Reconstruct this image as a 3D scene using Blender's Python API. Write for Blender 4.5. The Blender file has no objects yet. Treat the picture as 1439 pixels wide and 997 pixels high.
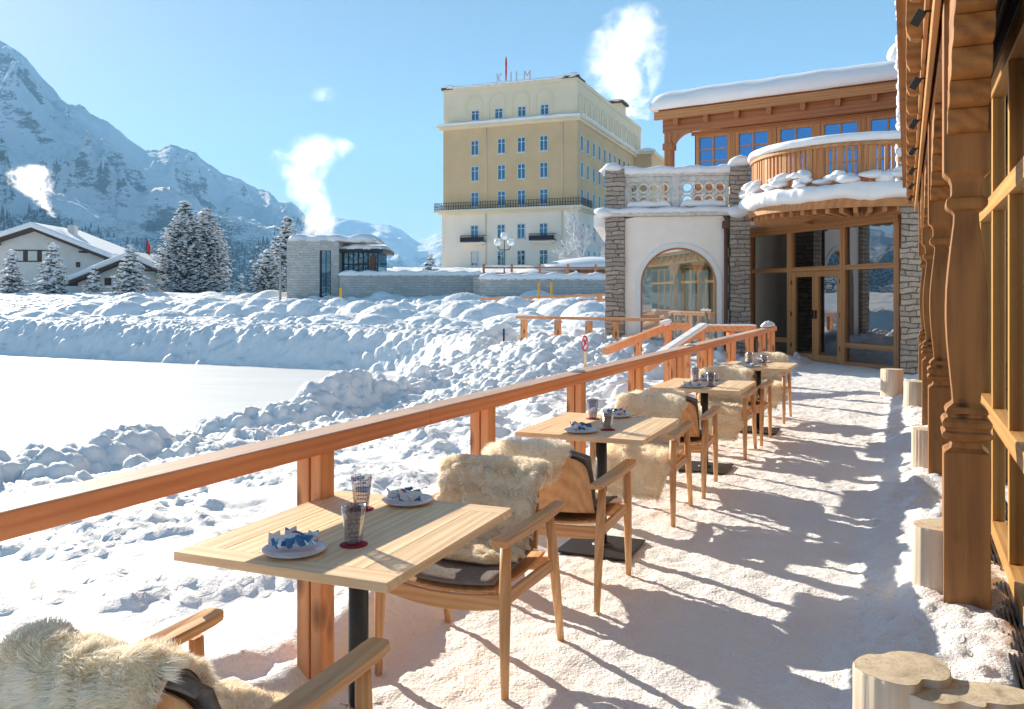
import bpy, math, random
import numpy as np
from mathutils import Vector, Matrix

sc = bpy.context.scene
COL = sc.collection
F_PX, HZ, HC = 1200.0, 415.0, 1.55        # calibration: focal length (px), horizon row, eye height (m)
R = math.radians
random.seed(7)
RNG = np.random.default_rng(11)
TH = R(-24.8)                             # terrace frame: local +Y runs along the terrace
CT, ST = math.cos(TH), math.sin(TH)

def TW(p, s, z=0.0):
    """terrace coordinates (p across to the right, s along) to world"""
    return Vector((p * CT - s * ST, p * ST + s * CT, z))

# ------------------------------------------------------------------ tagging
def tag(o, label=None, cat=None, group=None, kind=None):
    if label: o['label'] = label
    if cat: o['category'] = cat
    if group: o['group'] = group
    if kind: o['kind'] = kind
    return o

def empty(name, loc=(0, 0, 0), rz=0.0):
    o = bpy.data.objects.new(name, None)
    o.empty_display_size = 0.1
    COL.objects.link(o)
    o.location = loc
    o.rotation_euler = (0, 0, rz)
    return o

def thing(name, label, cat, loc=(0, 0, 0), rz=0.0, group=None):
    return tag(empty(name, loc, rz), label, cat, group)

def copy_tree(o, parent=None):
    c = o.copy()
    COL.objects.link(c)
    if parent is not None:
        c.parent = parent
    for ch in KIDS.get(o.name, []):
        copy_tree(ch, c)
    return c

KIDS = {}
def set_parent(o, parent):
    o.parent = parent
    KIDS.setdefault(parent.name, []).append(o)

# ------------------------------------------------------------------ mesh builder
class MB:
    def __init__(self):
        self.v, self.f, self.m, self.s = [], [], [], []
    def add(self, vs, fs, mat=0, smooth=False):
        b = len(self.v)
        self.v += [tuple(x) for x in vs]
        for f in fs:
            self.f.append(tuple(b + i for i in f)); self.m.append(mat); self.s.append(smooth)
        return self
    def box(self, c, d, rz=0.0, rx=0.0, ry=0.0, mat=0):
        """c centre, d full size"""
        M = Matrix.Rotation(rz, 3, 'Z') @ Matrix.Rotation(ry, 3, 'Y') @ Matrix.Rotation(rx, 3, 'X')
        vs = []
        for x in (-.5, .5):
            for y in (-.5, .5):
                for z in (-.5, .5):
                    vs.append(M @ Vector((x * d[0], y * d[1], z * d[2])) + Vector(c))
        fs = [(0, 1, 3, 2), (4, 6, 7, 5), (0, 4, 5, 1), (2, 3, 7, 6), (0, 2, 6, 4), (1, 5, 7, 3)]
        return self.add(vs, fs, mat)
    def bx(self, x0, x1, y0, y1, z0, z1, mat=0):
        return self.box(((x0 + x1) / 2, (y0 + y1) / 2, (z0 + z1) / 2), (abs(x1 - x0), abs(y1 - y0), abs(z1 - z0)), mat=mat)
    def bar(self, a, b, w, h, mat=0, up=(0, 0, 1)):
        """rectangular bar from a to b, w across, h along up"""
        a, b = Vector(a), Vector(b)
        t = (b - a).normalized(); u = Vector(up)
        sdir = t.cross(u).normalized(); u2 = sdir.cross(t).normalized()
        vs = []
        for p in (a, b):
            for i, j in ((-1, -1), (1, -1), (1, 1), (-1, 1)):
                vs.append(p + sdir * (w / 2 * i) + u2 * (h / 2 * j))
        fs = [(0, 1, 2, 3), (7, 6, 5, 4), (0, 4, 5, 1), (1, 5, 6, 2), (2, 6, 7, 3), (3, 7, 4, 0)]
        return self.add(vs, fs, mat)
    def tube(self, pts, rad, n=10, mat=0, smooth=True, cap=True):
        pts = [Vector(p) for p in pts]
        if not hasattr(rad, '__len__'): rad = [rad] * len(pts)
        vs, fs = [], []
        t0 = (pts[1] - pts[0]).normalized()
        ref = Vector((0, 0, 1)) if abs(t0.z) < .9 else Vector((1, 0, 0))
        nx = t0.cross(ref).normalized()
        for i, p in enumerate(pts):
            t = (pts[min(i + 1, len(pts) - 1)] - pts[max(i - 1, 0)]).normalized()
            nx = (nx - t * nx.dot(t)).normalized(); ny = t.cross(nx)
            for k in range(n):
                a = 2 * math.pi * k / n
                vs.append(p + (nx * math.cos(a) + ny * math.sin(a)) * rad[i])
        for i in range(len(pts) - 1):
            for k in range(n):
                k2 = (k + 1) % n
                fs.append((i * n + k, i * n + k2, (i + 1) * n + k2, (i + 1) * n + k))
        self.add(vs, fs, mat, smooth)
        if cap:
            b = len(self.v) - len(vs)
            self.f.append(tuple(b + k for k in reversed(range(n)))); self.m.append(mat); self.s.append(False)
            e = b + (len(pts) - 1) * n
            self.f.append(tuple(e + k for k in range(n))); self.m.append(mat); self.s.append(False)
        return self
    def lathe(self, prof, n=24, c=(0, 0, 0), mat=0, smooth=True, closed=True):
        vs, fs = [], []
        for r, z in prof:
            for k in range(n):
                a = 2 * math.pi * k / n
                vs.append((c[0] + r * math.cos(a), c[1] + r * math.sin(a), c[2] + z))
        for i in range(len(prof) - 1):
            for k in range(n):
                k2 = (k + 1) % n
                fs.append((i * n + k, i * n + k2, (i + 1) * n + k2, (i + 1) * n + k))
        self.add(vs, fs, mat, smooth)
        if closed:
            b = len(self.v) - len(vs)
            self.f.append(tuple(b + k for k in reversed(range(n)))); self.m.append(mat); self.s.append(False)
            e = b + (len(prof) - 1) * n
            self.f.append(tuple(e + k for k in range(n))); self.m.append(mat); self.s.append(False)
        return self
    def prism(self, poly, d, M=None, mat=0, smooth=False):
        """polygon (x,z) extruded along y from 0 to d; M places it"""
        n = len(poly); M = M or Matrix.Identity(4)
        vs = [M @ Vector((x, 0, z)) for x, z in poly] + [M @ Vector((x, d, z)) for x, z in poly]
        fs = [tuple(range(n)), tuple(reversed(range(n, 2 * n)))]
        self.add(vs, fs, mat, False)
        b = len(self.v) - 2 * n
        for i in range(n):
            j = (i + 1) % n
            self.f.append((b + i, b + n + i, b + n + j, b + j)); self.m.append(mat); self.s.append(smooth)
        return self
    def blob(self, c, r, seed=0, mat=0, amp=.18, n=10, flat=0.0):
        """lumpy ellipsoid"""
        rg = random.Random(seed)
        ph = [(rg.uniform(1, 3), rg.uniform(0, 6.3), rg.uniform(1, 3), rg.uniform(0, 6.3)) for _ in range(4)]
        vs, fs = [], []
        m = n // 2 + 2
        for i in range(m + 1):
            th = math.pi * i / m
            for k in range(n):
                a = 2 * math.pi * k / n
                d = 1 + amp * sum(math.sin(p[0] * a + p[1]) * math.sin(p[2] * th + p[3]) for p in ph) / 2
                z = math.cos(th)
                if flat and z < 0: z *= (1 - flat)
                vs.append((c[0] + r[0] * d * math.sin(th) * math.cos(a), c[1] + r[1] * d * math.sin(th) * math.sin(a), c[2] + r[2] * d * z))
        for i in range(m):
            for k in range(n):
                k2 = (k + 1) % n
                fs.append((i * n + k, (i + 1) * n + k, (i + 1) * n + k2, i * n + k2))
        return self.add(vs, fs, mat, True)
    def build(self, name, mats, parent=None, bevel=0.0, seg=2, sub=0, loc=None, rz=None):
        me = bpy.data.meshes.new(name)
        me.from_pydata(self.v, [], self.f)
        me.polygons.foreach_set('material_index', self.m)
        me.polygons.foreach_set('use_smooth', self.s)
        if not isinstance(mats, (list, tuple)): mats = [mats]
        for m in mats: me.materials.append(m)
        me.update()
        o = bpy.data.objects.new(name, me)
        COL.objects.link(o)
        if parent is not None: set_parent(o, parent)
        if loc is not None: o.location = loc
        if rz is not None: o.rotation_euler = (0, 0, rz)
        if bevel:
            b = o.modifiers.new('bevel', 'BEVEL'); b.width = bevel; b.segments = seg
            b.limit_method = 'ANGLE'; b.angle_limit = R(40); b.harden_normals = False
        if sub:
            b = o.modifiers.new('sub', 'SUBSURF'); b.levels = sub; b.render_levels = sub
        return o

def np_mesh(name, V, Fq, mats, parent=None, smooth=True, midx=None, Ft=None):
    """fast mesh from numpy arrays: quads Fq (n,4) and/or triangles Ft (m,3)"""
    me = bpy.data.meshes.new(name)
    V = np.ascontiguousarray(V, dtype=np.float32)
    nq = 0 if Fq is None else len(Fq); nt = 0 if Ft is None else len(Ft)
    me.vertices.add(len(V)); me.vertices.foreach_set('co', V.ravel())
    loops = np.concatenate(([] if nq == 0 else [np.asarray(Fq).ravel()]) + ([] if nt == 0 else [np.asarray(Ft).ravel()])).astype(np.int32)
    me.loops.add(len(loops)); me.loops.foreach_set('vertex_index', loops)
    starts = np.concatenate((np.arange(nq) * 4, nq * 4 + np.arange(nt) * 3)).astype(np.int32)
    me.polygons.add(nq + nt)
    me.polygons.foreach_set('loop_start', starts)
    if smooth: me.polygons.foreach_set('use_smooth', np.ones(nq + nt, dtype=bool))
    if midx is not None: me.polygons.foreach_set('material_index', np.asarray(midx, dtype=np.int32))
    if not isinstance(mats, (list, tuple)): mats = [mats]
    for m in mats: me.materials.append(m)
    me.update(calc_edges=True)
    me.validate()
    o = bpy.data.objects.new(name, me); COL.objects.link(o)
    if parent is not None: set_parent(o, parent)
    return o

def grid_faces(nx, ny, off=0):
    i = np.arange(nx - 1)[:, None]; j = np.arange(ny - 1)[None, :]
    a = (i * ny + j).ravel() + off
    return np.stack([a, a + ny, a + ny + 1, a + 1], 1)

# ------------------------------------------------------------------ numpy noise
_perm = np.random.default_rng(5).permutation(256)
_perm = np.concatenate([_perm, _perm, _perm])
_g = np.random.default_rng(6).uniform(0, 2 * np.pi, 256)
_gx, _gy = np.cos(_g), np.sin(_g)
def perlin(x, y, seed=0):
    x = np.asarray(x, float) + seed * 17.13; y = np.asarray(y, float) + seed * 9.71
    xi = np.floor(x).astype(int); yi = np.floor(y).astype(int)
    xf, yf = x - xi, y - yi
    xi &= 255; yi &= 255
    u = xf * xf * xf * (xf * (xf * 6 - 15) + 10); v = yf * yf * yf * (yf * (yf * 6 - 15) + 10)
    def gr(ix, iy, dx, dy):
        h = _perm[_perm[ix & 255] + (iy & 255)]
        return _gx[h] * dx + _gy[h] * dy
    a = gr(xi, yi, xf, yf); b = gr(xi + 1, yi, xf - 1, yf)
    c = gr(xi, yi + 1, xf, yf - 1); d = gr(xi + 1, yi + 1, xf - 1, yf - 1)
    return (a * (1 - u) + b * u) * (1 - v) + (c * (1 - u) + d * u) * v
def fbm(x, y, o=4, seed=0, gain=.5):
    t = 0; a = 1.0; fr = 1.0
    for i in range(o):
        t = t + a * perlin(x * fr, y * fr, seed + i * 3.7); a *= gain; fr *= 2.03
    return t
def ridged(x, y, o=5, seed=0):
    t = 0; a = 1.0; fr = 1.0; w = 1.0
    for i in range(o):
        n = 1 - np.abs(perlin(x * fr, y * fr, seed + i * 5.1)) * 2
        n = np.clip(n, 0, 1) ** 2 * w; t = t + n * a; w = np.clip(n * 1.6, 0, 1); a *= .5; fr *= 2.1
    return t
def sm(t):
    t = np.clip(t, 0, 1); return t * t * (3 - 2 * t)
# ------------------------------------------------------------------ materials
def new_mat(name):
    m = bpy.data.materials.new(name); m.use_nodes = True
    nt = m.node_tree; b = nt.nodes['Principled BSDF']
    return m, nt, b
def N(nt, typ, **kw):
    n = nt.nodes.new(typ)
    for k, v in kw.items():
        if k in n.inputs: n.inputs[k].default_value = v
        else: setattr(n, k, v)
    return n
def ramp(nt, fac, stops):
    r = nt.nodes.new('ShaderNodeValToRGB')
    el = r.color_ramp.elements
    while len(el) > 1: el.remove(el[-1])
    el[0].position = stops[0][0]; el[0].color = (*stops[0][1], 1)
    for p, c in stops[1:]:
        e = el.new(p); e.color = (*c, 1)
    nt.links.new(fac, r.inputs['Fac'])
    return r.outputs['Color']
def mixc(nt, fac, a, b, mode='MIX'):
    n = nt.nodes.new('ShaderNodeMix'); n.data_type = 'RGBA'; n.blend_type = mode
    for key, val in ((0, fac), (6, a), (7, b)):
        if isinstance(val, (int, float)): n.inputs[key].default_value = val
        elif isinstance(val, tuple): n.inputs[key].default_value = (*val, 1)
        else: nt.links.new(val, n.inputs[key])
    return n.outputs[2]
def math_(nt, op, a, b=None, c=None, clamp=False):
    n = nt.nodes.new('ShaderNodeMath'); n.operation = op; n.use_clamp = clamp
    for i, v in enumerate((a, b, c)):
        if v is None: continue
        if isinstance(v, (int, float)): n.inputs[i].default_value = v
        else: nt.links.new(v, n.inputs[i])
    return n.outputs[0]
def coords(nt, kind='Object', scale=(1, 1, 1), rot=(0, 0, 0)):
    t = nt.nodes.new('ShaderNodeTexCoord'); mp = nt.nodes.new('ShaderNodeMapping')
    mp.inputs['Scale'].default_value = scale; mp.inputs['Rotation'].default_value = rot
    nt.links.new(t.outputs[kind], mp.inputs['Vector'])
    return mp.outputs['Vector']
def noise_(nt, vec, scale, detail=4, rough=.55, dist=0.0):
    n = nt.nodes.new('ShaderNodeTexNoise')
    n.inputs['Scale'].default_value = scale; n.inputs['Detail'].default_value = detail
    n.inputs['Roughness'].default_value = rough; n.inputs['Distortion'].default_value = dist
    if vec is not None: nt.links.new(vec, n.inputs['Vector'])
    return n.outputs['Fac']
def bump(nt, b, h, strength=.3, dist=.01, prev=None):
    n = nt.nodes.new('ShaderNodeBump'); n.inputs['Strength'].default_value = strength
    n.inputs['Distance'].default_value = dist
    nt.links.new(h, n.inputs['Height'])
    if prev is not None: nt.links.new(prev, n.inputs['Normal'])
    nt.links.new(n.outputs['Normal'], b.inputs['Normal'])
    return n.outputs['Normal']

def wood(name, dark, light, axis='Y', rough=.5, fine=1.0, knots=.0, island=.0, weather=None, worn=.0):
    m, nt, b = new_mat(name)
    st = {'X': (.06, 1, 1), 'Y': (1, .06, 1), 'Z': (1, 1, .06)}[axis]
    vec = coords(nt, 'Object', st)
    if island:
        g = nt.nodes.new('ShaderNodeNewGeometry')
        add = nt.nodes.new('ShaderNodeVectorMath'); add.operation = 'ADD'
        sc_ = nt.nodes.new('ShaderNodeVectorMath'); sc_.operation = 'SCALE'; sc_.inputs['Scale'].default_value = 9.0
        cmb = nt.nodes.new('ShaderNodeCombineXYZ')
        nt.links.new(g.outputs['Random Per Island'], cmb.inputs[0]); nt.links.new(g.outputs['Random Per Island'], cmb.inputs[1]); nt.links.new(g.outputs['Random Per Island'], cmb.inputs[2])
        nt.links.new(cmb.outputs[0], sc_.inputs[0]); nt.links.new(sc_.outputs[0], add.inputs[0]); nt.links.new(vec, add.inputs[1])
        vec = add.outputs[0]
    n1 = noise_(nt, vec, 22 * fine, 5, .6, .6)
    n2 = noise_(nt, vec, 120 * fine, 3, .6)
    n3 = noise_(nt, vec, 5 * fine, 3, .5, 1.2)
    wv = nt.nodes.new('ShaderNodeTexWave'); wv.wave_type = 'RINGS'; wv.rings_direction = axis
    wv.inputs['Scale'].default_value = 9 * fine; wv.inputs['Distortion'].default_value = 7; wv.inputs['Detail'].default_value = 3; wv.inputs['Detail Scale'].default_value = .8
    nt.links.new(vec, wv.inputs['Vector'])
    f = math_(nt, 'MULTIPLY_ADD', n1, .55, math_(nt, 'MULTIPLY', wv.outputs['Fac'], .28))
    f = math_(nt, 'ADD', math_(nt, 'MULTIPLY_ADD', n2, .34, f), -.06)
    mid = tuple((a * .45 + c * .55) for a, c in zip(dark, light))
    c = ramp(nt, f, [(.28, dark), (.52, mid), (.78, light)])
    c = mixc(nt, .35, c, ramp(nt, n3, [(.3, tuple(x * .75 for x in mid)), (.7, tuple(min(1, x * 1.15) for x in light))]), 'MIX')
    if island:
        rr = ramp(nt, g.outputs['Random Per Island'], [(0, (.82, .78, .74)), (.5, (1, 1, 1)), (1, (1.15, 1.10, 1.0))])
        c = mixc(nt, island, c, rr, 'MULTIPLY')
    if knots:
        kv = coords(nt, 'Object', tuple(1.0 if s == 1 else .45 for s in st))
        vo = nt.nodes.new('ShaderNodeTexVoronoi'); vo.inputs['Scale'].default_value = 8; nt.links.new(kv, vo.inputs['Vector'])
        k = ramp(nt, vo.outputs['Distance'], [(.0, (1, 1, 1)), (.13, (.85, .85, .85)), (.30, (0, 0, 0))])
        sel = noise_(nt, kv, 2.3, 0)
        k = math_(nt, 'MULTIPLY', k, math_(nt, 'GREATER_THAN', sel, .36))
        c = mixc(nt, math_(nt, 'MULTIPLY', k, knots), c, tuple(x * .28 for x in dark))
    if worn:
        wn = noise_(nt, coords(nt, 'Object'), 3.0, 6, .7)
        c = mixc(nt, math_(nt, 'MULTIPLY', ramp(nt, wn, [(.5, (0, 0, 0)), (.72, (1, 1, 1))]), worn), c, (.32, .29, .25))
    if weather:
        g2 = nt.nodes.new('ShaderNodeNewGeometry'); sx = nt.nodes.new('ShaderNodeSeparateXYZ')
        nt.links.new(g2.outputs['Normal'], sx.inputs[0])
        up = math_(nt, 'GREATER_THAN', sx.outputs['Z'], .7)
        c = mixc(nt, math_(nt, 'MULTIPLY', up, .8), c, ramp(nt, f, [(.3, tuple(x * .6 for x in weather)), (.7, weather)]))
    nt.links.new(c, b.inputs['Base Color'])
    rr = math_(nt, 'MULTIPLY_ADD', n1, .25, rough - .1)
    nt.links.new(rr, b.inputs['Roughness'])
    b.inputs['Specular IOR Level'].default_value = .35
    bump(nt, b, f, .5, .005)
    return m

def plain(name, col, rough=.6, metal=0.0, var=.12, scale=8, bmp=0.0, bscale=60, spec=.4):
    m, nt, b = new_mat(name)
    v = coords(nt, 'Object')
    n = noise_(nt, v, scale, 5, .6)
    c = ramp(nt, n, [(.3, tuple(x * (1 - var) for x in col)), (.7, tuple(min(1, x * (1 + var)) for x in col))])
    nt.links.new(c, b.inputs['Base Color'])
    b.inputs['Roughness'].default_value = rough; b.inputs['Metallic'].default_value = metal
    b.inputs['Specular IOR Level'].default_value = spec
    if bmp: bump(nt, b, noise_(nt, v, bscale, 5, .65), bmp, .01)
    return m

def snow_mat(name, b1=.35, s1=14, b2=.3, s2=110, dirt=0.0, col=(.86, .87, .885), fine=True, d1=.03, d2=.006):
    m, nt, b = new_mat(name)
    v = coords(nt, 'Object')
    big = noise_(nt, v, 1.3, 4, .55)
    c = ramp(nt, big, [(.3, tuple(x * .97 for x in col)), (.7, tuple(min(.93, x * 1.03) for x in col))])
    if dirt:
        d = noise_(nt, v, 42, 6, .72)
        dd = noise_(nt, v, 3.1, 4, .6)
        k = math_(nt, 'MULTIPLY', ramp(nt, d, [(.56, (0, 0, 0)), (.70, (1, 1, 1))]), ramp(nt, dd, [(.42, (0, 0, 0)), (.66, (1, 1, 1))]))
        c = mixc(nt, math_(nt, 'MULTIPLY', k, dirt), c, (.40, .35, .31))
        c = mixc(nt, math_(nt, 'MULTIPLY', ramp(nt, dd, [(.40, (0, 0, 0)), (.75, (1, 1, 1))]), dirt * .35), c, (.70, .68, .665))
    nt.links.new(c, b.inputs['Base Color'])
    b.inputs['Roughness'].default_value = .62
    b.inputs['Specular IOR Level'].default_value = .25
    h1 = noise_(nt, v, s1, 6, .62)
    nrm = bump(nt, b, h1, b1, d1)
    if fine:
        h2 = noise_(nt, v, s2, 3, .6)
        bump(nt, b, h2, b2, d2, nrm)
    return m

def glass_mat(name, tint=(.75, .8, .8), refl=.12, rough=.0, opaque=0.0, back=(.02, .03, .04), fres=1.45, gcol=(.95, .97, 1)):
    """window glass: see-through + mirror by fresnel"""
    m = bpy.data.materials.new(name); m.use_nodes = True
    nt = m.node_tree; nt.nodes.clear()
    out = N(nt, 'ShaderNodeOutputMaterial'); tr = N(nt, 'ShaderNodeBsdfTransparent'); gl = N(nt, 'ShaderNodeBsdfGlossy')
    tr.inputs['Color'].default_value = (*tint, 1); gl.inputs['Color'].default_value = (*gcol, 1); gl.inputs['Roughness'].default_value = rough
    fr = N(nt, 'ShaderNodeFresnel'); fr.inputs['IOR'].default_value = fres
    f = math_(nt, 'ADD', math_(nt, 'MULTIPLY', fr.outputs[0], 1.0), refl, clamp=True)
    v = coords(nt, 'Object')
    bm = N(nt, 'ShaderNodeBump'); bm.inputs['Strength'].default_value = .012; bm.inputs['Distance'].default_value = .05
    nt.links.new(noise_(nt, v, 1.2, 1, .4), bm.inputs['Height']); nt.links.new(bm.outputs[0], gl.inputs['Normal'])
    mx = N(nt, 'ShaderNodeMixShader'); nt.links.new(f, mx.inputs[0])
    base = tr.outputs[0]
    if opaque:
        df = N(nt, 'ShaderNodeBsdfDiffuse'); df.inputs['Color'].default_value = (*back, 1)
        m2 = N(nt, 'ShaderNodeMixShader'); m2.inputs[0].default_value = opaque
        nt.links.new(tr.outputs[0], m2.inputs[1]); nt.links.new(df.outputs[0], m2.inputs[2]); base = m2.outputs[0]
    nt.links.new(base, mx.inputs[1]); nt.links.new(gl.outputs[0], mx.inputs[2]); nt.links.new(mx.outputs[0], out.inputs[0])
    return m

def stone_mat(name, c1, c2, mortar, sx=2.6, sz=7.0, rough=.85, rot=0.0):
    m, nt, b = new_mat(name)
    t = nt.nodes.new('ShaderNodeTexCoord')
    sp = nt.nodes.new('ShaderNodeSeparateXYZ'); nt.links.new(t.outputs['Object'], sp.inputs[0])
    hx = math_(nt, 'ADD', sp.outputs['X'], sp.outputs['Y'])
    cb = nt.nodes.new('ShaderNodeCombineXYZ'); nt.links.new(hx, cb.inputs[0]); nt.links.new(sp.outputs['Z'], cb.inputs[1])
    n = nt.nodes.new('ShaderNodeTexNoise'); n.inputs['Scale'].default_value = 3; nt.links.new(cb.outputs[0], n.inputs['Vector'])
    dv = nt.nodes.new('ShaderNodeVectorMath'); dv.operation = 'MULTIPLY_ADD'
    nt.links.new(n.outputs['Color'], dv.inputs[0]); dv.inputs[1].default_value = (.30, .16, 0); nt.links.new(cb.outputs[0], dv.inputs[2])
    br = nt.nodes.new('ShaderNodeTexBrick'); nt.links.new(dv.outputs[0], br.inputs['Vector'])
    br.inputs['Scale'].default_value = 1.0; br.inputs['Brick Width'].default_value = 1 / sx; br.inputs['Row Height'].default_value = 1 / sz
    br.inputs['Mortar Size'].default_value = .012; br.inputs['Mortar Smooth'].default_value = .3; br.inputs['Bias'].default_value = .0
    br.inputs['Color1'].default_value = (*c1, 1); br.inputs['Color2'].default_value = (*c2, 1); br.inputs['Mortar'].default_value = (*mortar, 1)
    br.offset = .37; br.squash = 1.4; br.squash_frequency = 3
    n2 = noise_(nt, t.outputs['Object'], 16, 6, .7)
    c = mixc(nt, .65, br.outputs['Color'], ramp(nt, n2, [(.3, (.55, .53, .5)), (.7, (1.25, 1.2, 1.15))]), 'MULTIPLY')
    nt.links.new(c, b.inputs['Base Color']); b.inputs['Roughness'].default_value = rough; b.inputs['Specular IOR Level'].default_value = .2
    h = math_(nt, 'MULTIPLY_ADD', n2, .5, math_(nt, 'SUBTRACT', 1.0, br.outputs['Fac']))
    bump(nt, b, h, .8, .03)
    return m

M = {}
M['snow'] = snow_mat('snow', .6, 13, .45, 80, col=(.84, .845, .85))
M['snow_far'] = snow_mat('snow_far', .5, 2.2, .4, 12, col=(.82, .835, .85), fine=True, d1=.12, d2=.03)
M['snow_cap'] = snow_mat('snow_cap', .35, 5, .25, 60, col=(.84, .845, .855), d1=.03, d2=.006)
M['trod'] = snow_mat('trodden_snow', .6, 17, .7, 75, dirt=.5, col=(.87, .87, .875), d1=.03, d2=.012)
M['table'] = wood('table_oak', (.66, .40, .20), (.95, .74, .49), 'Y', .5, 1.3, island=.55)
M['table_end'] = wood('table_oak_end', (.64, .39, .20), (.94, .72, .47), 'X', .5, 1.3, island=.3)
M['chair_x'] = wood('chair_oak_x', (.46, .225, .09), (.76, .46, .23), 'X', .42, 1.6)
M['chair_y'] = wood('chair_oak_y', (.46, .225, .09), (.76, .46, .23), 'Y', .42, 1.6)
M['chair_z'] = wood('chair_oak_z', (.46, .225, .09), (.76, .46, .23), 'Z', .42, 1.6)
M['rail'] = wood('larch_rail', (.54, .165, .072), (.82, .36, .17), 'Y', .6, .9, weather=(.60, .50, .42))
M['railpost'] = wood('larch_post', (.50, .18, .072), (.82, .39, .175), 'Z', .6, .9, knots=.9)
M['rail_x'] = wood('larch_x', (.50, .175, .072), (.82, .38, .17), 'X', .6, .9)
M['carved'] = wood('stained_pine', (.13, .05, .014), (.47, .22, .066), 'Z', .42, .55, knots=.9)
M['carved_y'] = wood('stained_pine_beam', (.17, .066, .018), (.50, .235, .07), 'Y', .45, .5, knots=.5, island=.6)
M['carved_x'] = wood('stained_pine_rafter', (.24, .10, .026), (.55, .27, .08), 'X', .45, .5)
M['frame_z'] = wood('window_pine_z', (.34, .15, .035), (.60, .32, .09), 'Z', .4, .7)
M['frame_y'] = wood('window_pine_y', (.34, .15, .035), (.62, .33, .10), 'Y', .4, .7)
M['chalet_x'] = wood('chalet_pine_x', (.24, .082, .03), (.48, .20, .08), 'X', .55, .3)
M['chalet_z'] = wood('chalet_pine_z', (.26, .09, .03), (.50, .215, .085), 'Z', .55, .4)
M['bay_x'] = wood('bay_pine_x', (.32, .125, .045), (.60, .29, .11), 'X', .5, .4)
M['bay_z'] = wood('bay_pine_z', (.32, .125, .045), (.60, .29, .11), 'Z', .5, .4)
M['log_side'] = wood('log_side', (.34, .27, .20), (.78, .66, .52), 'Z', .7, .7)
M['black'] = plain('black_steel', (.022, .023, .025), .45, .3, .2, 30, .1)
M['iron'] = plain('wrought_iron', (.03, .03, .035), .6, .4)
M['plaster'] = plain('pale_plaster', (.90, .82, .73), .85, 0, .04, 3, .3, 90, .2)
M['white_trim'] = plain('white_trim', (.78, .78, .76), .6, 0, .03)
M['ochre'] = plain('ochre_render', (.66, .46, .26), .9, 0, .07, .35, .2, 4, .1)
M['cream'] = plain('cream_render', (.78, .65, .46), .9, 0, .05, .3, .2, 4, .1)
M['lowcream'] = plain('pale_render', (.85, .73, .60), .9, 0, .05, .3, .2, 4, .1)
M['concrete'] = plain('balustrade_stone', (.58, .58, .55), .9, 0, .2, 9, .3, 40, .2)
M['stone'] = stone_mat('rubble_stone', (.48, .41, .34), (.33, .29, .255), (.17, .145, .125), 2.6, 9.0)
M['stone_grey'] = stone_mat('grey_stone', (.42, .44, .43), (.54, .55, .54), (.30, .31, .31), 2.0, 5.0)
M['copper'] = plain('copper_pipe', (.14, .06, .042), .45, .6, .2)
M['chimney_pipe'] = plain('grey_metal', (.25, .26, .27), .4, .8, .2)
M['dark'] = plain('dark_interior', (.05, .045, .04), .8)
M['interior'] = plain('interior_wall', (.30, .28, .25), .9, 0, .15, 2)
M['interior_light'] = plain('interior_plaster', (.85, .83, .77), .9, 0, .08, 2)
M['felt'] = plain('grey_felt', (.21, .19, .18), .95, 0, .2, 60, .5, 400, .1)
def rink_mat():
    m, nt, b = new_mat('swept_ice')
    v = coords(nt, 'Object')
    n = noise_(nt, coords(nt, 'Object', (.08, .6, 1), (0, 0, .5)), 1.2, 6, .65, 1.5)
    c = ramp(nt, n, [(.35, (.54, .57, .59)), (.6, (.62, .635, .64))])
    nt.links.new(c, b.inputs['Base Color']); b.inputs['Roughness'].default_value = .5; b.inputs['Specular IOR Level'].default_value = .2
    bump(nt, b, n, .2, .03); return m
M['rink'] = rink_mat()
M['coaster'] = plain('red_coaster', (.30, .012, .03), .8)
M['plate'] = plain('stoneware', (.70, .72, .76), .25, 0, .05, 20, spec=.6)
M['plate_rim'] = plain('stoneware_rim', (.42, .30, .20), .4)
M['needles'] = plain('conifer_needles', (.035, .05, .04), .9, 0, .3, 2, spec=.1)
M['bark'] = plain('bark', (.09, .065, .05), .95, 0, .3, 6, .6, 20, .1)
M['frost'] = plain('frosted_twig', (.70, .71, .73), .8, 0, .2, 3, spec=.2)
M['treesnow'] = plain('tree_snow', (.84, .85, .87), .7, 0, .05, 3, .5, 6, .2)
M['chalet_wall'] = plain('chalet_plaster', (.66, .63, .58), .9, 0, .04, 1)
M['chalet_dark'] = plain('chalet_brown', (.075, .045, .03), .8, 0, .2, 2)
M['red_flag'] = plain('red_flag_cloth', (.55, .02, .02), .8)
M['yellow'] = plain('yellow_stake', (.62, .33, .03), .6)
M['signred'] = plain('sign_red', (.65, .03, .04), .5)
M['signwhite'] = plain('sign_white', (.78, .78, .78), .5)
M['lampglass'] = plain('white_globe', (.80, .80, .80), .3)
M['glass_low'] = glass_mat('bay_glass', (.80, .83, .82), .24, fres=1.5)
M['glass_arch'] = glass_mat('arch_glass', (.74, .90, .88), .18, fres=1.5)
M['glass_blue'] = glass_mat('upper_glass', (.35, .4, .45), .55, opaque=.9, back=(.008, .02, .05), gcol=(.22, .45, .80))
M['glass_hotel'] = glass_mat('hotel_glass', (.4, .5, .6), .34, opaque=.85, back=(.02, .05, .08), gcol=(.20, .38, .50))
M['curtain'] = plain('curtain', (.62, .60, .55), .9)
M['shutter_grey'] = plain('shutter_grey', (.34, .34, .31), .7)
M['frame_white'] = plain('white_frame', (.62, .64, .62), .6)

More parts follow.
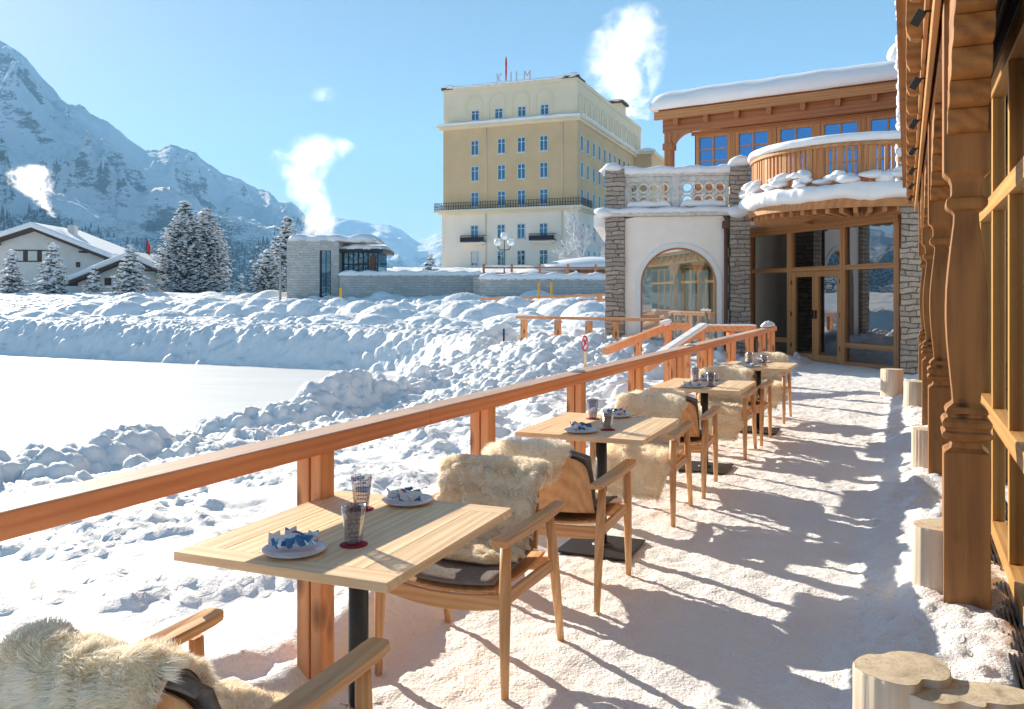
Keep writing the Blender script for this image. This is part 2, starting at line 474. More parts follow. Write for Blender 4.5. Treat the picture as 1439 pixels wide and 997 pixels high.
def napkin_mat():
    m, nt, b = new_mat('patterned_napkin')
    v = coords(nt, 'Object')
    vo = nt.nodes.new('ShaderNodeTexVoronoi'); vo.inputs['Scale'].default_value = 40; nt.links.new(v, vo.inputs['Vector'])
    s = nt.nodes.new('ShaderNodeSeparateColor'); nt.links.new(vo.outputs['Color'], s.inputs[0])
    c = ramp(nt, s.outputs[0], [(0, (.75, .75, .76)), (.55, (.72, .74, .78)), (.6, (.07, .22, .45)), (.85, (.03, .10, .25)), (.92, (.5, .08, .12))])
    c.node.color_ramp.interpolation = 'CONSTANT'
    nt.links.new(c, b.inputs['Base Color']); b.inputs['Roughness'].default_value = .8
    return m
M['napkin'] = napkin_mat()
M['napkin_blue'] = plain('blue_napkin_band', (.04, .17, .36), .7, 0, .4, 90)
M['cutlery'] = plain('cutlery_steel', (.55, .57, .6), .25, 1.0, .05)

def tumbler_mat():
    m = bpy.data.materials.new('smoked_glass'); m.use_nodes = True
    nt = m.node_tree; nt.nodes.clear()
    out = N(nt, 'ShaderNodeOutputMaterial'); tr = N(nt, 'ShaderNodeBsdfTransparent'); gl = N(nt, 'ShaderNodeBsdfGlossy')
    tr.inputs['Color'].default_value = (.80, .79, .80, 1); gl.inputs['Roughness'].default_value = .15
    fr = N(nt, 'ShaderNodeFresnel'); fr.inputs['IOR'].default_value = 1.5
    br = N(nt, 'ShaderNodeTexBrick'); uv = N(nt, 'ShaderNodeTexCoord')
    sp = N(nt, 'ShaderNodeSeparateXYZ'); nt.links.new(uv.outputs['Object'], sp.inputs[0])
    at = math_(nt, 'ARCTAN2', sp.outputs[1], sp.outputs[0])
    cb = N(nt, 'ShaderNodeCombineXYZ'); nt.links.new(at, cb.inputs[0]); nt.links.new(math_(nt, 'MULTIPLY', sp.outputs[2], 30.0), cb.inputs[1])
    nt.links.new(cb.outputs[0], br.inputs['Vector']); br.inputs['Scale'].default_value = 1.0
    br.inputs['Brick Width'].default_value = .55; br.inputs['Row Height'].default_value = .42; br.inputs['Mortar Size'].default_value = .045
    bm = N(nt, 'ShaderNodeBump'); bm.inputs['Strength'].default_value = 1.0; bm.inputs['Distance'].default_value = .004
    nt.links.new(br.outputs['Fac'], bm.inputs['Height']); nt.links.new(bm.outputs[0], gl.inputs['Normal']); nt.links.new(bm.outputs[0], fr.inputs['Normal'])
    f = math_(nt, 'MULTIPLY_ADD', br.outputs['Fac'], .05, math_(nt, 'MULTIPLY', fr.outputs[0], .45), clamp=True)
    mixc_ = mixc(nt, br.outputs['Fac'], (.84, .83, .85), (.60, .59, .62)); nt.links.new(mixc_, tr.inputs['Color'])
    mx = N(nt, 'ShaderNodeMixShader'); nt.links.new(f, mx.inputs[0]); nt.links.new(tr.outputs[0], mx.inputs[1]); nt.links.new(gl.outputs[0], mx.inputs[2]); nt.links.new(mx.outputs[0], out.inputs[0])
    return m
M['tumbler'] = tumbler_mat()

def fleece_mat():
    m, nt, b = new_mat('sheep_fleece')
    v = coords(nt, 'Object')
    n = noise_(nt, v, 9, 4, .6)
    c = ramp(nt, n, [(.3, (.99, .91, .76)), (.65, (1.0, .96, .87))])
    nt.links.new(c, b.inputs['Base Color']); b.inputs['Roughness'].default_value = .9; b.inputs['Specular IOR Level'].default_value = .1
    tl = N(nt, 'ShaderNodeBsdfTranslucent'); nt.links.new(c, tl.inputs['Color'])
    mx = N(nt, 'ShaderNodeMixShader'); mx.inputs[0].default_value = .30
    out = nt.nodes['Material Output']
    nt.links.new(b.outputs[0], mx.inputs[1]); nt.links.new(tl.outputs[0], mx.inputs[2]); nt.links.new(mx.outputs[0], out.inputs[0])
    return m
M['fleece'] = fleece_mat()
M['hide'] = plain('fleece_wool_base', (.97, .90, .76), .95, 0, .02, 9, spec=.05)

def log_top_mat():
    m, nt, b = new_mat('log_end_grain')
    v = coords(nt, 'Object')
    n = noise_(nt, v, 7, 3, .5)
    sp = N(nt, 'ShaderNodeSeparateXYZ'); nt.links.new(v, sp.inputs[0])
    r2 = math_(nt, 'SQRT', math_(nt, 'ADD', math_(nt, 'MULTIPLY', sp.outputs[0], sp.outputs[0]), math_(nt, 'MULTIPLY', sp.outputs[1], sp.outputs[1])))
    s = math_(nt, 'SINE', math_(nt, 'MULTIPLY_ADD', n, 26.0, math_(nt, 'MULTIPLY', r2, 420.0)))
    n2 = noise_(nt, v, 45, 5, .7)
    f = math_(nt, 'MULTIPLY_ADD', s, .035, n2)
    c = ramp(nt, f, [(.25, (.36, .28, .18)), (.5, (.56, .47, .34)), (.8, (.70, .61, .46))])
    st = noise_(nt, v, 5.5, 5, .65)
    c = mixc(nt, ramp(nt, st, [(.55, (0, 0, 0)), (.66, (.7, .7, .7))]), c, (.16, .12, .09))
    nt.links.new(c, b.inputs['Base Color']); b.inputs['Roughness'].default_value = .8
    bump(nt, b, f, .3, .004)
    return m
M['log_top'] = log_top_mat()

def mountain_mat():
    m, nt, b = new_mat('mountain_snow_rock_forest')
    g = N(nt, 'ShaderNodeNewGeometry'); sp = N(nt, 'ShaderNodeSeparateXYZ'); nt.links.new(g.outputs['Normal'], sp.inputs[0])
    ps = N(nt, 'ShaderNodeSeparateXYZ'); nt.links.new(g.outputs['Position'], ps.inputs[0])
    mp = N(nt, 'ShaderNodeMapping'); mp.inputs['Scale'].default_value = (.001, .001, .0024); nt.links.new(g.outputs['Position'], mp.inputs['Vector'])
    n1 = noise_(nt, mp.outputs[0], 14, 9, .68); n2 = noise_(nt, mp.outputs[0], 75, 6, .7); n3 = noise_(nt, mp.outputs[0], 4.5, 4, .55)
    steep = math_(nt, 'SUBTRACT', 1.0, sp.outputs[2])
    rk = math_(nt, 'ADD', steep, math_(nt, 'MULTIPLY', math_(nt, 'SUBTRACT', n1, .5), 1.1))
    rk = math_(nt, 'ADD', rk, math_(nt, 'MULTIPLY', math_(nt, 'SUBTRACT', n2, .5), .7))
    rock = ramp(nt, rk, [(.60, (0, 0, 0)), (.72, (1, 1, 1))])
    hgt = math_(nt, 'MULTIPLY', ps.outputs[2], 1 / 520.0)
    fo = math_(nt, 'SUBTRACT', math_(nt, 'MULTIPLY_ADD', n3, 1.5, math_(nt, 'MULTIPLY', n1, .45)), hgt)
    forest = ramp(nt, fo, [(.66, (0, 0, 0)), (.82, (1, 1, 1))])
    fleck = ramp(nt, noise_(nt, mp.outputs[0], 160, 3, .7), [(.40, (0, 0, 0)), (.54, (1, 1, 1))])
    c = mixc(nt, rock, (.85, .87, .90), (.16, .15, .15))
    c = mixc(nt, math_(nt, 'MULTIPLY', forest, fleck), c, (.03, .045, .05))
    nt.links.new(c, b.inputs['Base Color']); b.inputs['Roughness'].default_value = .9; b.inputs['Specular IOR Level'].default_value = .05
    bump(nt, b, math_(nt, 'ADD', n1, math_(nt, 'MULTIPLY', n2, .35)), .7, 45)
    return m
M['mountain'] = mountain_mat()
# ------------------------------------------------------------------ terrain
def to_ts(X, Y):
    """world -> terrace coords (p,s)"""
    return X * CT + Y * ST, -X * ST + Y * CT

def rink_sd(p, s):
    qx = np.abs(p + 33.3) - 22.0 + 8; qy = np.abs(s - 2.0) - 23.5 + 8
    return np.minimum(np.maximum(qx, qy), 0) + np.hypot(np.maximum(qx, 0), np.maximum(qy, 0)) - 8

def base_z(X, Y):
    p, s = to_ts(X, Y)
    t = rink_sd(p, s)
    # banks round the rink and the rising snow field behind
    zt = -1.2 + 1.35 * sm(t / 1.7) + 1.62 * sm((t - 4) / 40)
    # slope between terrace and rink
    a = np.clip((-2.35 - p) / 7.4, 0, 1)
    zs = -.06 - .72 * a ** 1.1 + .10 * fbm(p * .5, s * .5, 3, 3)
    zs = np.where(p < -9.7, zs + (-1.2 - zs) * sm((-9.7 - p) / 1.4), zs)
    w = sm((s - 16) / 9)
    w = np.where(p < -11.3, 1.0, w)
    w2 = np.maximum(w, sm((-9.6 - p) / 1.2) * (s > -50))
    z = np.where(p < -11.3, zt, zs * (1 - w) + zt * w)
    # terrace and entrance stay level
    e = sm((p + 2.75) / .45)
    e2 = sm((p + 5.6) / 1.6) * sm((s - 17.5) / 2.0)
    ee = np.maximum(e, e2) * sm((27 - s) / 4)
    z = z * (1 - ee) + (-.035) * ee
    z = z + .15 * np.exp(-((p + 2.45) / .38) ** 2) * (s < 16)
    z = np.where((t < 0), -1.2, z)
    q = ((X - 1.9) / 3.3) ** 2 + ((Y - 20.9) / 3.4) ** 2
    kq = np.clip(1.25 * np.exp(-q * 1.1) - .06, 0, 1) * sm((-2.9 - p) / 1.2)
    z = z + (np.maximum(z, .36) - z) * kq
    # raised ground round the hotel, held by the low wall
    up = sm((Y - 70.6) / 1.2) * sm((X + 14.6) / .6)
    zh = 3.1 + 1.7 * sm((Y - 74) / 30)
    z = z * (1 - up) + zh * up
    far = sm((np.hypot(X, Y) - 190) / 500)
    z = z - 34 * far
    return z

STAMPS = []          # x, y, z centre, rx, ry(horizontal), rz
def stamp_band(n, pf, r0, r1, up, flat=1.0, seed=1, ex=.85):
    rg = np.random.default_rng(seed)
    for i in range(n):
        p, s = pf(rg)
        w = TW(p, s)
        r = r0 + (r1 - r0) * rg.random() ** 2.2
        zc = float(base_z(np.array(w.x), np.array(w.y))) + up(rg, p, s) - r * .25 * flat
        STAMPS.append((w.x, w.y, zc, r, r * rg.uniform(.7, 1.2), r * flat * rg.uniform(.7, 1.15), rg.uniform(0, 3.14), ex))

# crumbly ridge between slope and rink
def crest(s): return -10.15 + .35 * math.sin(s * .55) + .25 * math.sin(s * 1.7)
stamp_band(5200, lambda g: ((lambda s: (crest(s) + g.normal() * .45, s))(g.uniform(2.0, 22))), .035, .24,
           lambda g, p, s: .78 * math.exp(-((p - crest(s)) / .50) ** 2) * (.45 + .55 * abs(math.sin(s * .8) * math.cos(s * .37 + 1))) * g.uniform(.35, 1.0), 1.0, 1, .62)
# blocks strewn on the near slope
stamp_band(200, lambda g: (g.uniform(-9.5, -6.5), g.uniform(3, 22)), .05, .22, lambda g, p, s: g.uniform(-.06, .03), .8, 2)
# far bank: front slope of the rink
def bank(g):
    k = g.random()
    t = g.uniform(.1, 5.0)
    if k < .62: return (g.uniform(-55, -18), 25.5 + t)
    if k < .82:
        a = g.uniform(0, math.pi / 2); return (-19.3 + (8 + t) * math.cos(a), 17.5 + (8 + t) * math.sin(a))
    return (g.uniform(-11.3, -3.0), g.uniform(14, 30))
stamp_band(3200, bank, .06, .30, lambda g, p, s: g.uniform(-.08, .06), .8, 3)
# snow piles on the plateau
def plat(g):
    return (g.uniform(-62, 2), g.uniform(32, 60))
stamp_band(200, plat, .5, 1.9, lambda g, p, s: g.uniform(-.05, .12), .42, 4)
stamp_band(260, lambda g: (g.uniform(-50, -6), g.uniform(37, 43)), .5, 1.5, lambda g, p, s: g.uniform(.05, .35), .6, 14)
stamp_band(500, lambda g: (g.uniform(-40, 0), g.uniform(30, 52)), .15, .6, lambda g, p, s: g.uniform(-.02, .1), .7, 15)
# mounds by the stairs and the arched wing
stamp_band(900, lambda g: (g.uniform(-10.5, -4.6), g.uniform(13.5, 22)), .05, .34, lambda g, p, s: g.uniform(-.10, .06), .8, 5, 1.0)
stamp_band(90, lambda g: (g.uniform(-5.5, -3.0), g.uniform(9, 13.5)), .15, .5, lambda g, p, s: g.uniform(-.1, .04), .7, 6)
stamp_band(240, lambda g: (g.uniform(-8.2, -5.0), g.uniform(17.6, 19.6)), .15, .45, lambda g, p, s: g.uniform(-.14, .02), .8, 7, 1.0)

def relief(X, Y, fine):
    p, s = to_ts(X, Y)
    t = rink_sd(p, s)
    onr = sm(t / .6)
    amp = onr * sm((-2.5 - p) / .5)
    amp = np.maximum(amp, onr * sm((s - 24) / 4))
    d = np.hypot(X, Y)
    near = .13 * fbm(X * .7, Y * .7, 3, 8) + .03 * np.abs(fbm(X * 2.6, Y * 2.6, 3, 9))
    # churned snow: billowy clods away from the smooth patch just under the rail
    ch = sm((fbm(X * .45, Y * .45, 3, 21) - .05) * 4.0)
    near = near + ch * .03 * np.abs(fbm(X * 7.5, Y * 7.5, 3, 22)) * 1.6
    near = near + .014 * fbm(X * 5, Y * 5, 3, 10) + .004 * fbm(X * 16, Y * 16, 2, 11)
    bankz = sm((t - .1) / 1) * sm((7 - t) / 3)
    near = near + bankz * (s > 10) * (.22 * np.abs(fbm(X * .9, Y * .9, 4, 31)) + .16 * np.abs(fbm(X * 2.3, Y * 2.3, 4, 32)) + .07 * fbm(X * 4.7, Y * 4.7, 3, 33))
    farr = sm((d - 32) / 10) * sm((150 - d) / 40)
    near = near + farr * (.32 * np.abs(fbm(X * .30, Y * .30, 4, 41)) - .04)
    z = near * amp
    # skating marks swept into the rink
    sw = np.sin((np.hypot(p + 30, s - 2)) * 5.0 + 2 * fbm(X * .2, Y * .2, 2, 5)) * .004
    return z + np.where(t < 0, sw, 0)

def patch(x0, x1, y0, y1, c, drop=0.0, hole=None):
    xs = np.arange(x0, x1 + c * .5, c); ys = np.arange(y0, y1 + c * .5, c)
    X, Y = np.meshgrid(xs, ys, indexing='ij')
    B = base_z(X, Y)
    Z = B + relief(X, Y, True)
    for (sx, sy, sz, rx, ry, rz, a, ex) in STAMPS:
        rm = max(rx, ry)
        if rm < c * .8: continue
        i0 = int((sx - rm - x0) / c); i1 = int((sx + rm - x0) / c) + 2
        j0 = int((sy - rm - y0) / c); j1 = int((sy + rm - y0) / c) + 2
        if i1 <= 0 or j1 <= 0 or i0 >= len(xs) or j0 >= len(ys): continue
        i0, j0 = max(i0, 0), max(j0, 0)
        dx = X[i0:i1, j0:j1] - sx; dy = Y[i0:i1, j0:j1] - sy
        ca, sa = math.cos(a), math.sin(a)
        q = ((dx * ca + dy * sa) / rx) ** 2 + ((-dx * sa + dy * ca) / ry) ** 2
        h = np.where(q < 1, sz + rz * np.clip(1 - q, 0, 1) ** ex, -99)
        Z[i0:i1, j0:j1] = np.maximum(Z[i0:i1, j0:j1], h)
    rough_ = sm(rink_sd(*to_ts(X, Y)) / .4) * (B < Z - .015)
    Z = Z + rough_ * (.035 * fbm(X * 4.3, Y * 4.3, 3, 61) + .075 * np.abs(fbm(X * 9, Y * 9, 3, 62)) * (c < .2) + .03 * fbm(X * 24, Y * 24, 2, 63) * (c < .1))
    V = np.stack([X, Y, Z - drop], -1).reshape(-1, 3)
    Fq = grid_faces(len(xs), len(ys))
    if hole is not None:
        keep = np.ones(len(Fq), bool)
        fx = V[Fq[:, 0], 0] + c / 2; fy = V[Fq[:, 0], 1] + c / 2
        for h in hole:
            keep &= ~((fx > h[0] + c) & (fx < h[1] - c) & (fy > h[2] + c) & (fy < h[3] - c))
        Fq = Fq[keep]
    return V, Fq

near_r = (-13.0, 6.0, 1.0, 27.0)
mid_r = (-46.0, 16.0, 16.0, 74.0)
Vs, Fs, Ms, off = [], [], [], 0
for args, drop, hole, mi in ((near_r + (.045,), 0, None, 0), (mid_r + (.085,), .02, [near_r], 1),
                         ((-130.0, 120.0, -60.0, 200.0, .5), .05, [near_r, mid_r], 1)):
    V, Fq = patch(*args, drop=drop, hole=hole)
    Vs.append(V); Fs.append(Fq + off); off += len(V); Ms.append(np.full(len(Fq), mi))
ground = np_mesh('snow_ground', np.concatenate(Vs), np.concatenate(Fs), [M['snow'], M['snow_far']], midx=np.concatenate(Ms))
tag(ground, kind='structure')

# swept ice of the rink: rounded rectangle, a few mm above the ground
mb = MB(); ring = []
for (cx, cy, a0) in ((-19.3, 17.5, 0), (-47.3, 17.5, 90), (-47.3, -13.5, 180), (-19.3, -13.5, 270)):
    for k in range(13):
        a = R(a0 + 90 * k / 12); ring.append(TW(cx + 8 * math.cos(a), cy + 8 * math.sin(a), -1.190))
mb.add(ring, [tuple(range(len(ring)))]); ri = mb.build('ice_rink', M['rink']); tag(ri, kind='structure')

# valley floor: sheet out to the horizon
na, nr = 180, 40
A = np.linspace(0, 2 * np.pi, na + 1)
RR = 100 * (90 ** np.linspace(0, 1, nr))
AA, RG = np.meshgrid(A, RR, indexing='ij')
X, Y = AA * 0 + RG * np.cos(AA), RG * np.sin(AA)
Z = base_z(X, Y) - .6 - 2.5 * sm((230 - RG) / 60) * 0 
V = np.stack([X, Y, np.where(RG < 235, Z - 3.5 * sm((235 - RG) / 60), Z)], -1).reshape(-1, 3)
valley = np_mesh('valley_ground', V, grid_faces(na + 1, nr), M['snow_far'])
tag(valley, kind='structure')

# ------------------------------------------------------------------ terrace floor
ps = np.arange(-2.42, 1.2, .022); ss = np.arange(.2, 24.5, .028)
P, S = np.meshgrid(ps, ss, indexing='ij')
bank_h = .13 * sm((P + .30) / .45) * (1 - .35 * sm((P - .34) / .12))
bank_h = bank_h * (.75 + .5 * fbm(P * 1.3, S * .9, 3, 51)) * sm((17.5 - S) / 2)
bank_h *= sm((S + 1) / 1)
foot = .020 * fbm(P * 3.2, S * 3.2, 4, 52) + .016 * np.abs(fbm(P * 9, S * 9, 3, 53)) + .006 * fbm(P * 28, S * 28, 2, 54)
lumpy = .05 * np.abs(fbm(P * 5, S * 5, 3, 55)) * sm((P + .35) / .2)
edge = .13 * sm((-1.95 - P) / .3) * (1 + fbm(P * 3, S * 1.5, 3, 57))
Zt = .0 + bank_h + foot + lumpy + edge
Zt -= .02 * np.clip(fbm(P * 1.1, S * 1.1, 3, 59), 0, 1)
V = np.stack([P * CT - S * ST, P * ST + S * CT, Zt], -1).reshape(-1, 3)
terrace = np_mesh('terrace_floor', V, grid_faces(len(ps), len(ss)), M['trod'])
tag(terrace, kind='structure')

# ------------------------------------------------------------------ mountains (ring with the photographed skyline in front)
SKY = [(-900, 250), (-500, 200), (-200, 130), (-80, 45), (0, 60), (18, 72), (38, 88), (52, 108), (70, 128), (88, 148), (105, 158), (130, 170), (160, 180), (182, 198), (205, 215), (222, 214),
       (240, 208), (258, 216), (274, 219), (292, 236), (312, 247), (338, 255), (362, 268), (378, 270), (392, 284), (408, 284), (418, 292), (440, 318), (475, 345), (520, 372), (600, 392), (760, 396)]
SKY2 = [(-400, 330), (380, 330), (425, 318), (450, 306), (470, 303), (500, 306), (520, 312), (545, 314), (565, 322), (585, 338), (600, 334), (612, 327), (640, 322), (680, 330), (760, 322), (850, 335), (1000, 328), (1300, 320), (1900, 300)]
def px_of(a):                      # a: angle right of forward
    return 719.5 + F_PX * np.tan(np.clip(a, -1.2, 1.2))
def ridge_mesh(name, sky, Rc, R0, R1, a0, a1, na, nr, seed, rough, jag, ring=False):
    a = np.linspace(a0, a1, na); rr = np.concatenate([np.linspace(R0, Rc, int(nr * .78)), np.linspace(Rc, R1, nr - int(nr * .78) + 1)[1:]])
    Ag, Rg = np.meshgrid(a, rr, indexing='ij')
    px = px_of(Ag)
    y = np.interp(px, [q[0] for q in sky], [q[1] for q in sky])
    tanel = (HZ - y) / F_PX * np.cos(np.clip(Ag, -1.2, 1.2))
    H = tanel * Rc + 1.55
    H = H + jag * Rc * perlin(Ag * 160, Ag * 0 + 3, seed) * .35 + jag * Rc * perlin(Ag * 420, Ag * 0 + 3, seed + 2) * .2
    u = np.where(Rg < Rc, (Rg - R0) / (Rc - R0), 1 - (Rg - Rc) / (R1 - Rc) * .8)
    prof = np.where(Rg < Rc, .36 * u + .64 * u ** 1.9, u)
    X = Rg * np.sin(Ag); Y = Rg * np.cos(Ag)
    k = 1 / (Rc * .16)
    nz = ridged(X * k + .6 * fbm(X * k, Y * k, 2, seed + 9), Y * k, 6, seed) - .7
    nz2 = fbm(X * k * 3.2, Y * k * 3.2, 5, seed + 4)
    env = np.sin(np.clip(u, 0, 1) * np.pi) ** .8 * (Rg < Rc) + .25 * (Rg >= Rc)
    Z = H * prof + (nz * rough + nz2 * rough * .28) * H * env - 34 * (1 - np.clip(u, 0, 1)) 
    Z = np.minimum(Z, Rg * tanel * 1.0 + 1.55 + np.where(np.abs(Rg - Rc) < 1, 1e9, 0) + 4)
    V = np.stack([X, Y, Z], -1).reshape(-1, 3)
    o = np_mesh(name, V, grid_faces(na, len(rr)), M['mountain'])
    tag(o, kind='structure'); return o, (a, rr, V.reshape(na, len(rr), 3))
mt1, MG1 = ridge_mesh('mountain_slope', SKY, 3300, 900, 4600, R(-75), R(2), 900, 300, 61, .24, .0035)
mt2, MG2 = ridge_mesh('mountain_range', SKY2, 6200, 2600, 7800, R(-22), R(60), 620, 130, 71, .22, .002)
# the valley side behind the camera (seen only as reflections)
ring_sky = [(-4000, 260), (4000, 260)]
aa = np.linspace(R(58), R(287), 160); rr = np.linspace(900, 3600, 60)
Ag, Rg = np.meshgrid(aa, rr, indexing='ij')
X, Y = Rg * np.sin(Ag), Rg * np.cos(Ag)
u = (Rg - 900) / 2700
Z = 200 * u + 100 * np.sin(u * 3.14) * (ridged(X / 600, Y / 600, 5, 81) - .5) - 34
np_m = np_mesh('mountain_side', np.stack([X, Y, Z], -1).reshape(-1, 3), grid_faces(160, 60), M['mountain'])
tag(np_m, kind='structure')

# conifer wood on the lower slopes: one mass of far-off trees
def forest():
    rg = np.random.default_rng(77)
    a, rr, G = MG1
    dens_seed = 91
    ia = rg.uniform(0, len(a) - 1.01, 90000); ir = rg.uniform(0, len(rr) * .60, 90000)
    i0, j0 = ia.astype(int), ir.astype(int)
    P = G[i0, j0] * (1 - (ia - i0))[:, None] + G[i0 + 1, j0] * (ia - i0)[:, None]
    P2 = G[i0, j0 + 1]
    P = P + (P2 - G[i0, j0]) * (ir - j0)[:, None]
    ang = np.arctan2(P[:, 0], P[:, 1]); el = (P[:, 2] - 1.55) / P[:, 1]
    px = px_of(ang); py = HZ - el * F_PX
    d = fbm(P[:, 0] / 330, P[:, 1] / 330, 4, dens_seed) * 1.4 + fbm(P[:, 0] / 90, P[:, 1] / 90, 3, dens_seed + 3) * .6
    lim = np.interp(px, [0, 60, 130, 200, 260, 330, 420, 520], [300, 285, 318, 345, 362, 338, 306, 345])
    keep = (py > lim - 10 + 30 * np.abs(d)) & (py < 412) & (d * 60 + (py - lim) * .6 > 4) & (px > -60) & (px < 640)
    P = P[keep][:9000]
    n = len(P)
    h = rg.uniform(9, 19, n) * (np.linalg.norm(P, axis=1) / 2200) ** .35; w = h * rg.uniform(.13, .2, n)
    k = 5
    an = np.arange(k) * 2 * np.pi / k
    ring = np.stack([np.cos(an), np.sin(an), np.zeros(k)], -1)
    V = np.zeros((n, k + 1, 3)); V[:, :k] = P[:, None] + ring[None] * w[:, None, None]; V[:, k] = P + np.stack([0 * h, 0 * h, h], -1)
    V[:, :, 2] -= 1.0
    base = (np.arange(n) * (k + 1))[:, None, None]
    tri = np.array([[i, (i + 1) % k, k] for i in range(k)])[None] + base
    mm = plain('far_forest', (.035, .05, .055), .95, 0, .3, .01, spec=.05)
    o = np_mesh('far_forest', V.reshape(-1, 3), None, mm, Ft=tri.reshape(-1, 3), smooth=False)
    tag(o, 'dark conifer forest covering the lower mountain slopes in patches', 'forest', kind='stuff')
forest()
# ------------------------------------------------------------------ terrace rail
P_RAIL = TW(0, 0)
rail_s0 = -TW(0, 0).x
_p, _s = to_ts(np.array(-.803), np.array(3.447)); RP, RS = float(_p) + .067, float(_s)
rail = thing('wooden_railing', 'long larch handrail with square posts running along the left side of the snowy terrace', 'railing', TW(RP, 0), TH)
mb = MB(); yy = .6
joints = [.6, 3.5, 8.2, 13.0, RS + 12.58]
RAIL_TOP = 1.01
for a, b in zip(joints[:-1], joints[1:]):
    mb.bx(-.067, .067, a + .002, b - .002, RAIL_TOP - .074, RAIL_TOP)
mb.build('handrail', M['rail'], rail, .006)
sp = 1.461
RS -= .062
post_s = [RS + sp * k for k in range(-2, 8)] + [RS + 11.44, RS + 12.45]
first = None
for k, s in enumerate(post_s):
    if first is None:
        mb = MB(); mb.bx(-.060, -.002, -.050, .050, -.45, RAIL_TOP - .076); mb.bx(.002, .053, -.044, .044, -.45, RAIL_TOP - .075)
        first = mb.build('rail_post', M['railpost'], rail, .005); first.location = (0, s, 0)
    else:
        o = first.copy(); COL.objects.link(o); o.parent = rail; o.location = (0, s, 0)
mb = MB()
for i in range(5):
    mb.blob((random.uniform(-.02, .02), joints[-1] - .25 - i * .17, RAIL_TOP + .02), (.07, .13, .06 + .02 * (i % 2)), i, flat=.8)
for s in (5.65, 9.1): mb.blob((0, s, RAIL_TOP + .004), (.05, .07, .018), 9, flat=.9)
mb.build('rail_snow', M['snow_cap'], rail)

# lower platform rail and the two stair handrails beyond the terrace
def at(px, Y, z=None, py=None):
    x = (px - 719.5) / F_PX * Y
    if z is None: z = HC - (py - HZ) / F_PX * Y
    return Vector((x, Y, z))
def plank_run(name, label, pts, w, h, posts, grp=None, snow=None, postw=.12, base=-.9):
    o = thing(name, label, 'railing', (pts[0].x, pts[0].y, 0), 0, grp)
    L = [p - Vector((pts[0].x, pts[0].y, 0)) for p in pts]
    mb = MB()
    for a, b in zip(L[:-1], L[1:]): mb.bar(a, b, w, h)
    mb.build('handrail', M['rail_x'], o, .005)
    for t in posts:
        i = min(int(t), len(L) - 2); q = L[i].lerp(L[i + 1], t - i)
        d = (L[i + 1] - L[i]); rz = math.atan2(d.y, d.x)
        mb = MB(); mb.box((0, 0, (q.z - .06 + base) / 2), (postw, postw * .8, q.z - .06 - base), rz=0)
        p = mb.build('rail_post', M['railpost'], o, .004); p.location = (q.x, q.y, 0); p.rotation_euler = (0, 0, rz)
    if snow:
        mb = MB()
        for (a, b, th) in snow:
            i = 0
            n = 7
            A = L[int(a)].lerp(L[min(int(a) + 1, len(L) - 1)], a - int(a)); B_ = L[int(b)].lerp(L[min(int(b) + 1, len(L) - 1)], b - int(b)) if b < len(L) - 1 else L[-1]
            mb2pts = [A.lerp(B_, k / n) + Vector((0, 0, h / 2 + th * .25)) for k in range(n + 1)]
            for q0, q1 in zip(mb2pts[:-1], mb2pts[1:]):
                mb.bar(q0, q1, w * 1.05, th)
        so = mb.build('rail_snow', M['snow_cap'], o, .02, 3)
    return o
plank_run('platform_railing', 'horizontal larch rail on four stout posts standing in deep snow left of the arched window',
          [at(727, 21.6, py=446), at(930, 19.6, py=450)], .16, .07, [.05, .30, .52, .70], base=-.2, postw=.14)
plank_run('stair_handrail', 'sloping larch stair handrail nearer the rink, half buried in snow mounds',
          [at(850, 13.8, py=494), at(938, 15.4, py=459), at(968, 15.2, py=459)], .10, .12, [.5, 1.0, 1.9], base=-.1, snow=[(.9, 1.1, .10)])
plank_run('stair_handrail', 'sloping larch stair handrail nearest the terrace, thickly capped with a slab of snow',
          [at(905, 12.9, py=519), at(985, 15.0, py=462), at(1060, 15.4, py=462)], .14, .10, [.62, 1.0, 1.55], base=-.1, snow=[(.12, 1.05, .07), (1.0, 2.0, .035)])
plank_run('field_railing', 'pale wooden rail low over the snow behind the larch platform rail',
          [at(676, 50, py=421), at(860, 47, py=414)], .22, .13, [.28, .63, .91], base=.3, postw=.28)
plank_run('field_barrier', 'thin dark beam lying just above the snow behind the pale field rail',
          [at(679, 52, py=427), at(860, 49, py=421)], .12, .14, [.2, .86], base=.3, postw=.2)

# ------------------------------------------------------------------ cafe tables
def make_table():
    t = empty('cafe_table')
    W, D, Z, T = .76, .90, .745, .028
    mb = MB()
    n = 6; w = W / n
    e = .085
    for i in range(n):
        mb.bx(-W / 2 + i * w + .0006, -W / 2 + (i + 1) * w - .0006, -D / 2 + e + .001, D / 2 - e - .001, Z - T, Z, 0)
    for sy in (-1, 1):
        y0, y1 = (D / 2 - e, D / 2) if sy > 0 else (-D / 2, -D / 2 + e)
        mb.bx(-W / 2, W / 2, y0, y1, Z - T - .0003, Z + .0003, 1)
    mb.build('tabletop', [M['table'], M['table_end']], t, .0022, 2)
    mb = MB(); mb.bx(-.2, .2, -.028, .028, Z - T - .03, Z - T - .0015); mb.bx(-.028, .028, -.2, .2, Z - T - .031, Z - T - .0017)
    mb.build('support_bracket', M['black'], t, .003)
    mb = MB(); mb.lathe([(.034, .012), (.034, Z - T - .032)], 28)
    mb.build('column', M['black'], t)
    mb = MB(); mb.bx(-.22, .22, -.22, .22, .0, .012); mb.lathe([(.06, .0125), (.055, .022), (.036, .03)], 24)
    b = mb.build('base_plate', M['black'], t, .004)
    mb = MB()
    rg = random.Random(4)
    for i in range(14):
        mb.blob((rg.uniform(-.2, .16), rg.uniform(-.2, .2), .008), (rg.uniform(.03, .09), rg.uniform(.03, .08), .016), i, flat=.8)
    return t
ORD = ['nearest', 'second nearest', 'third nearest', 'farthest']
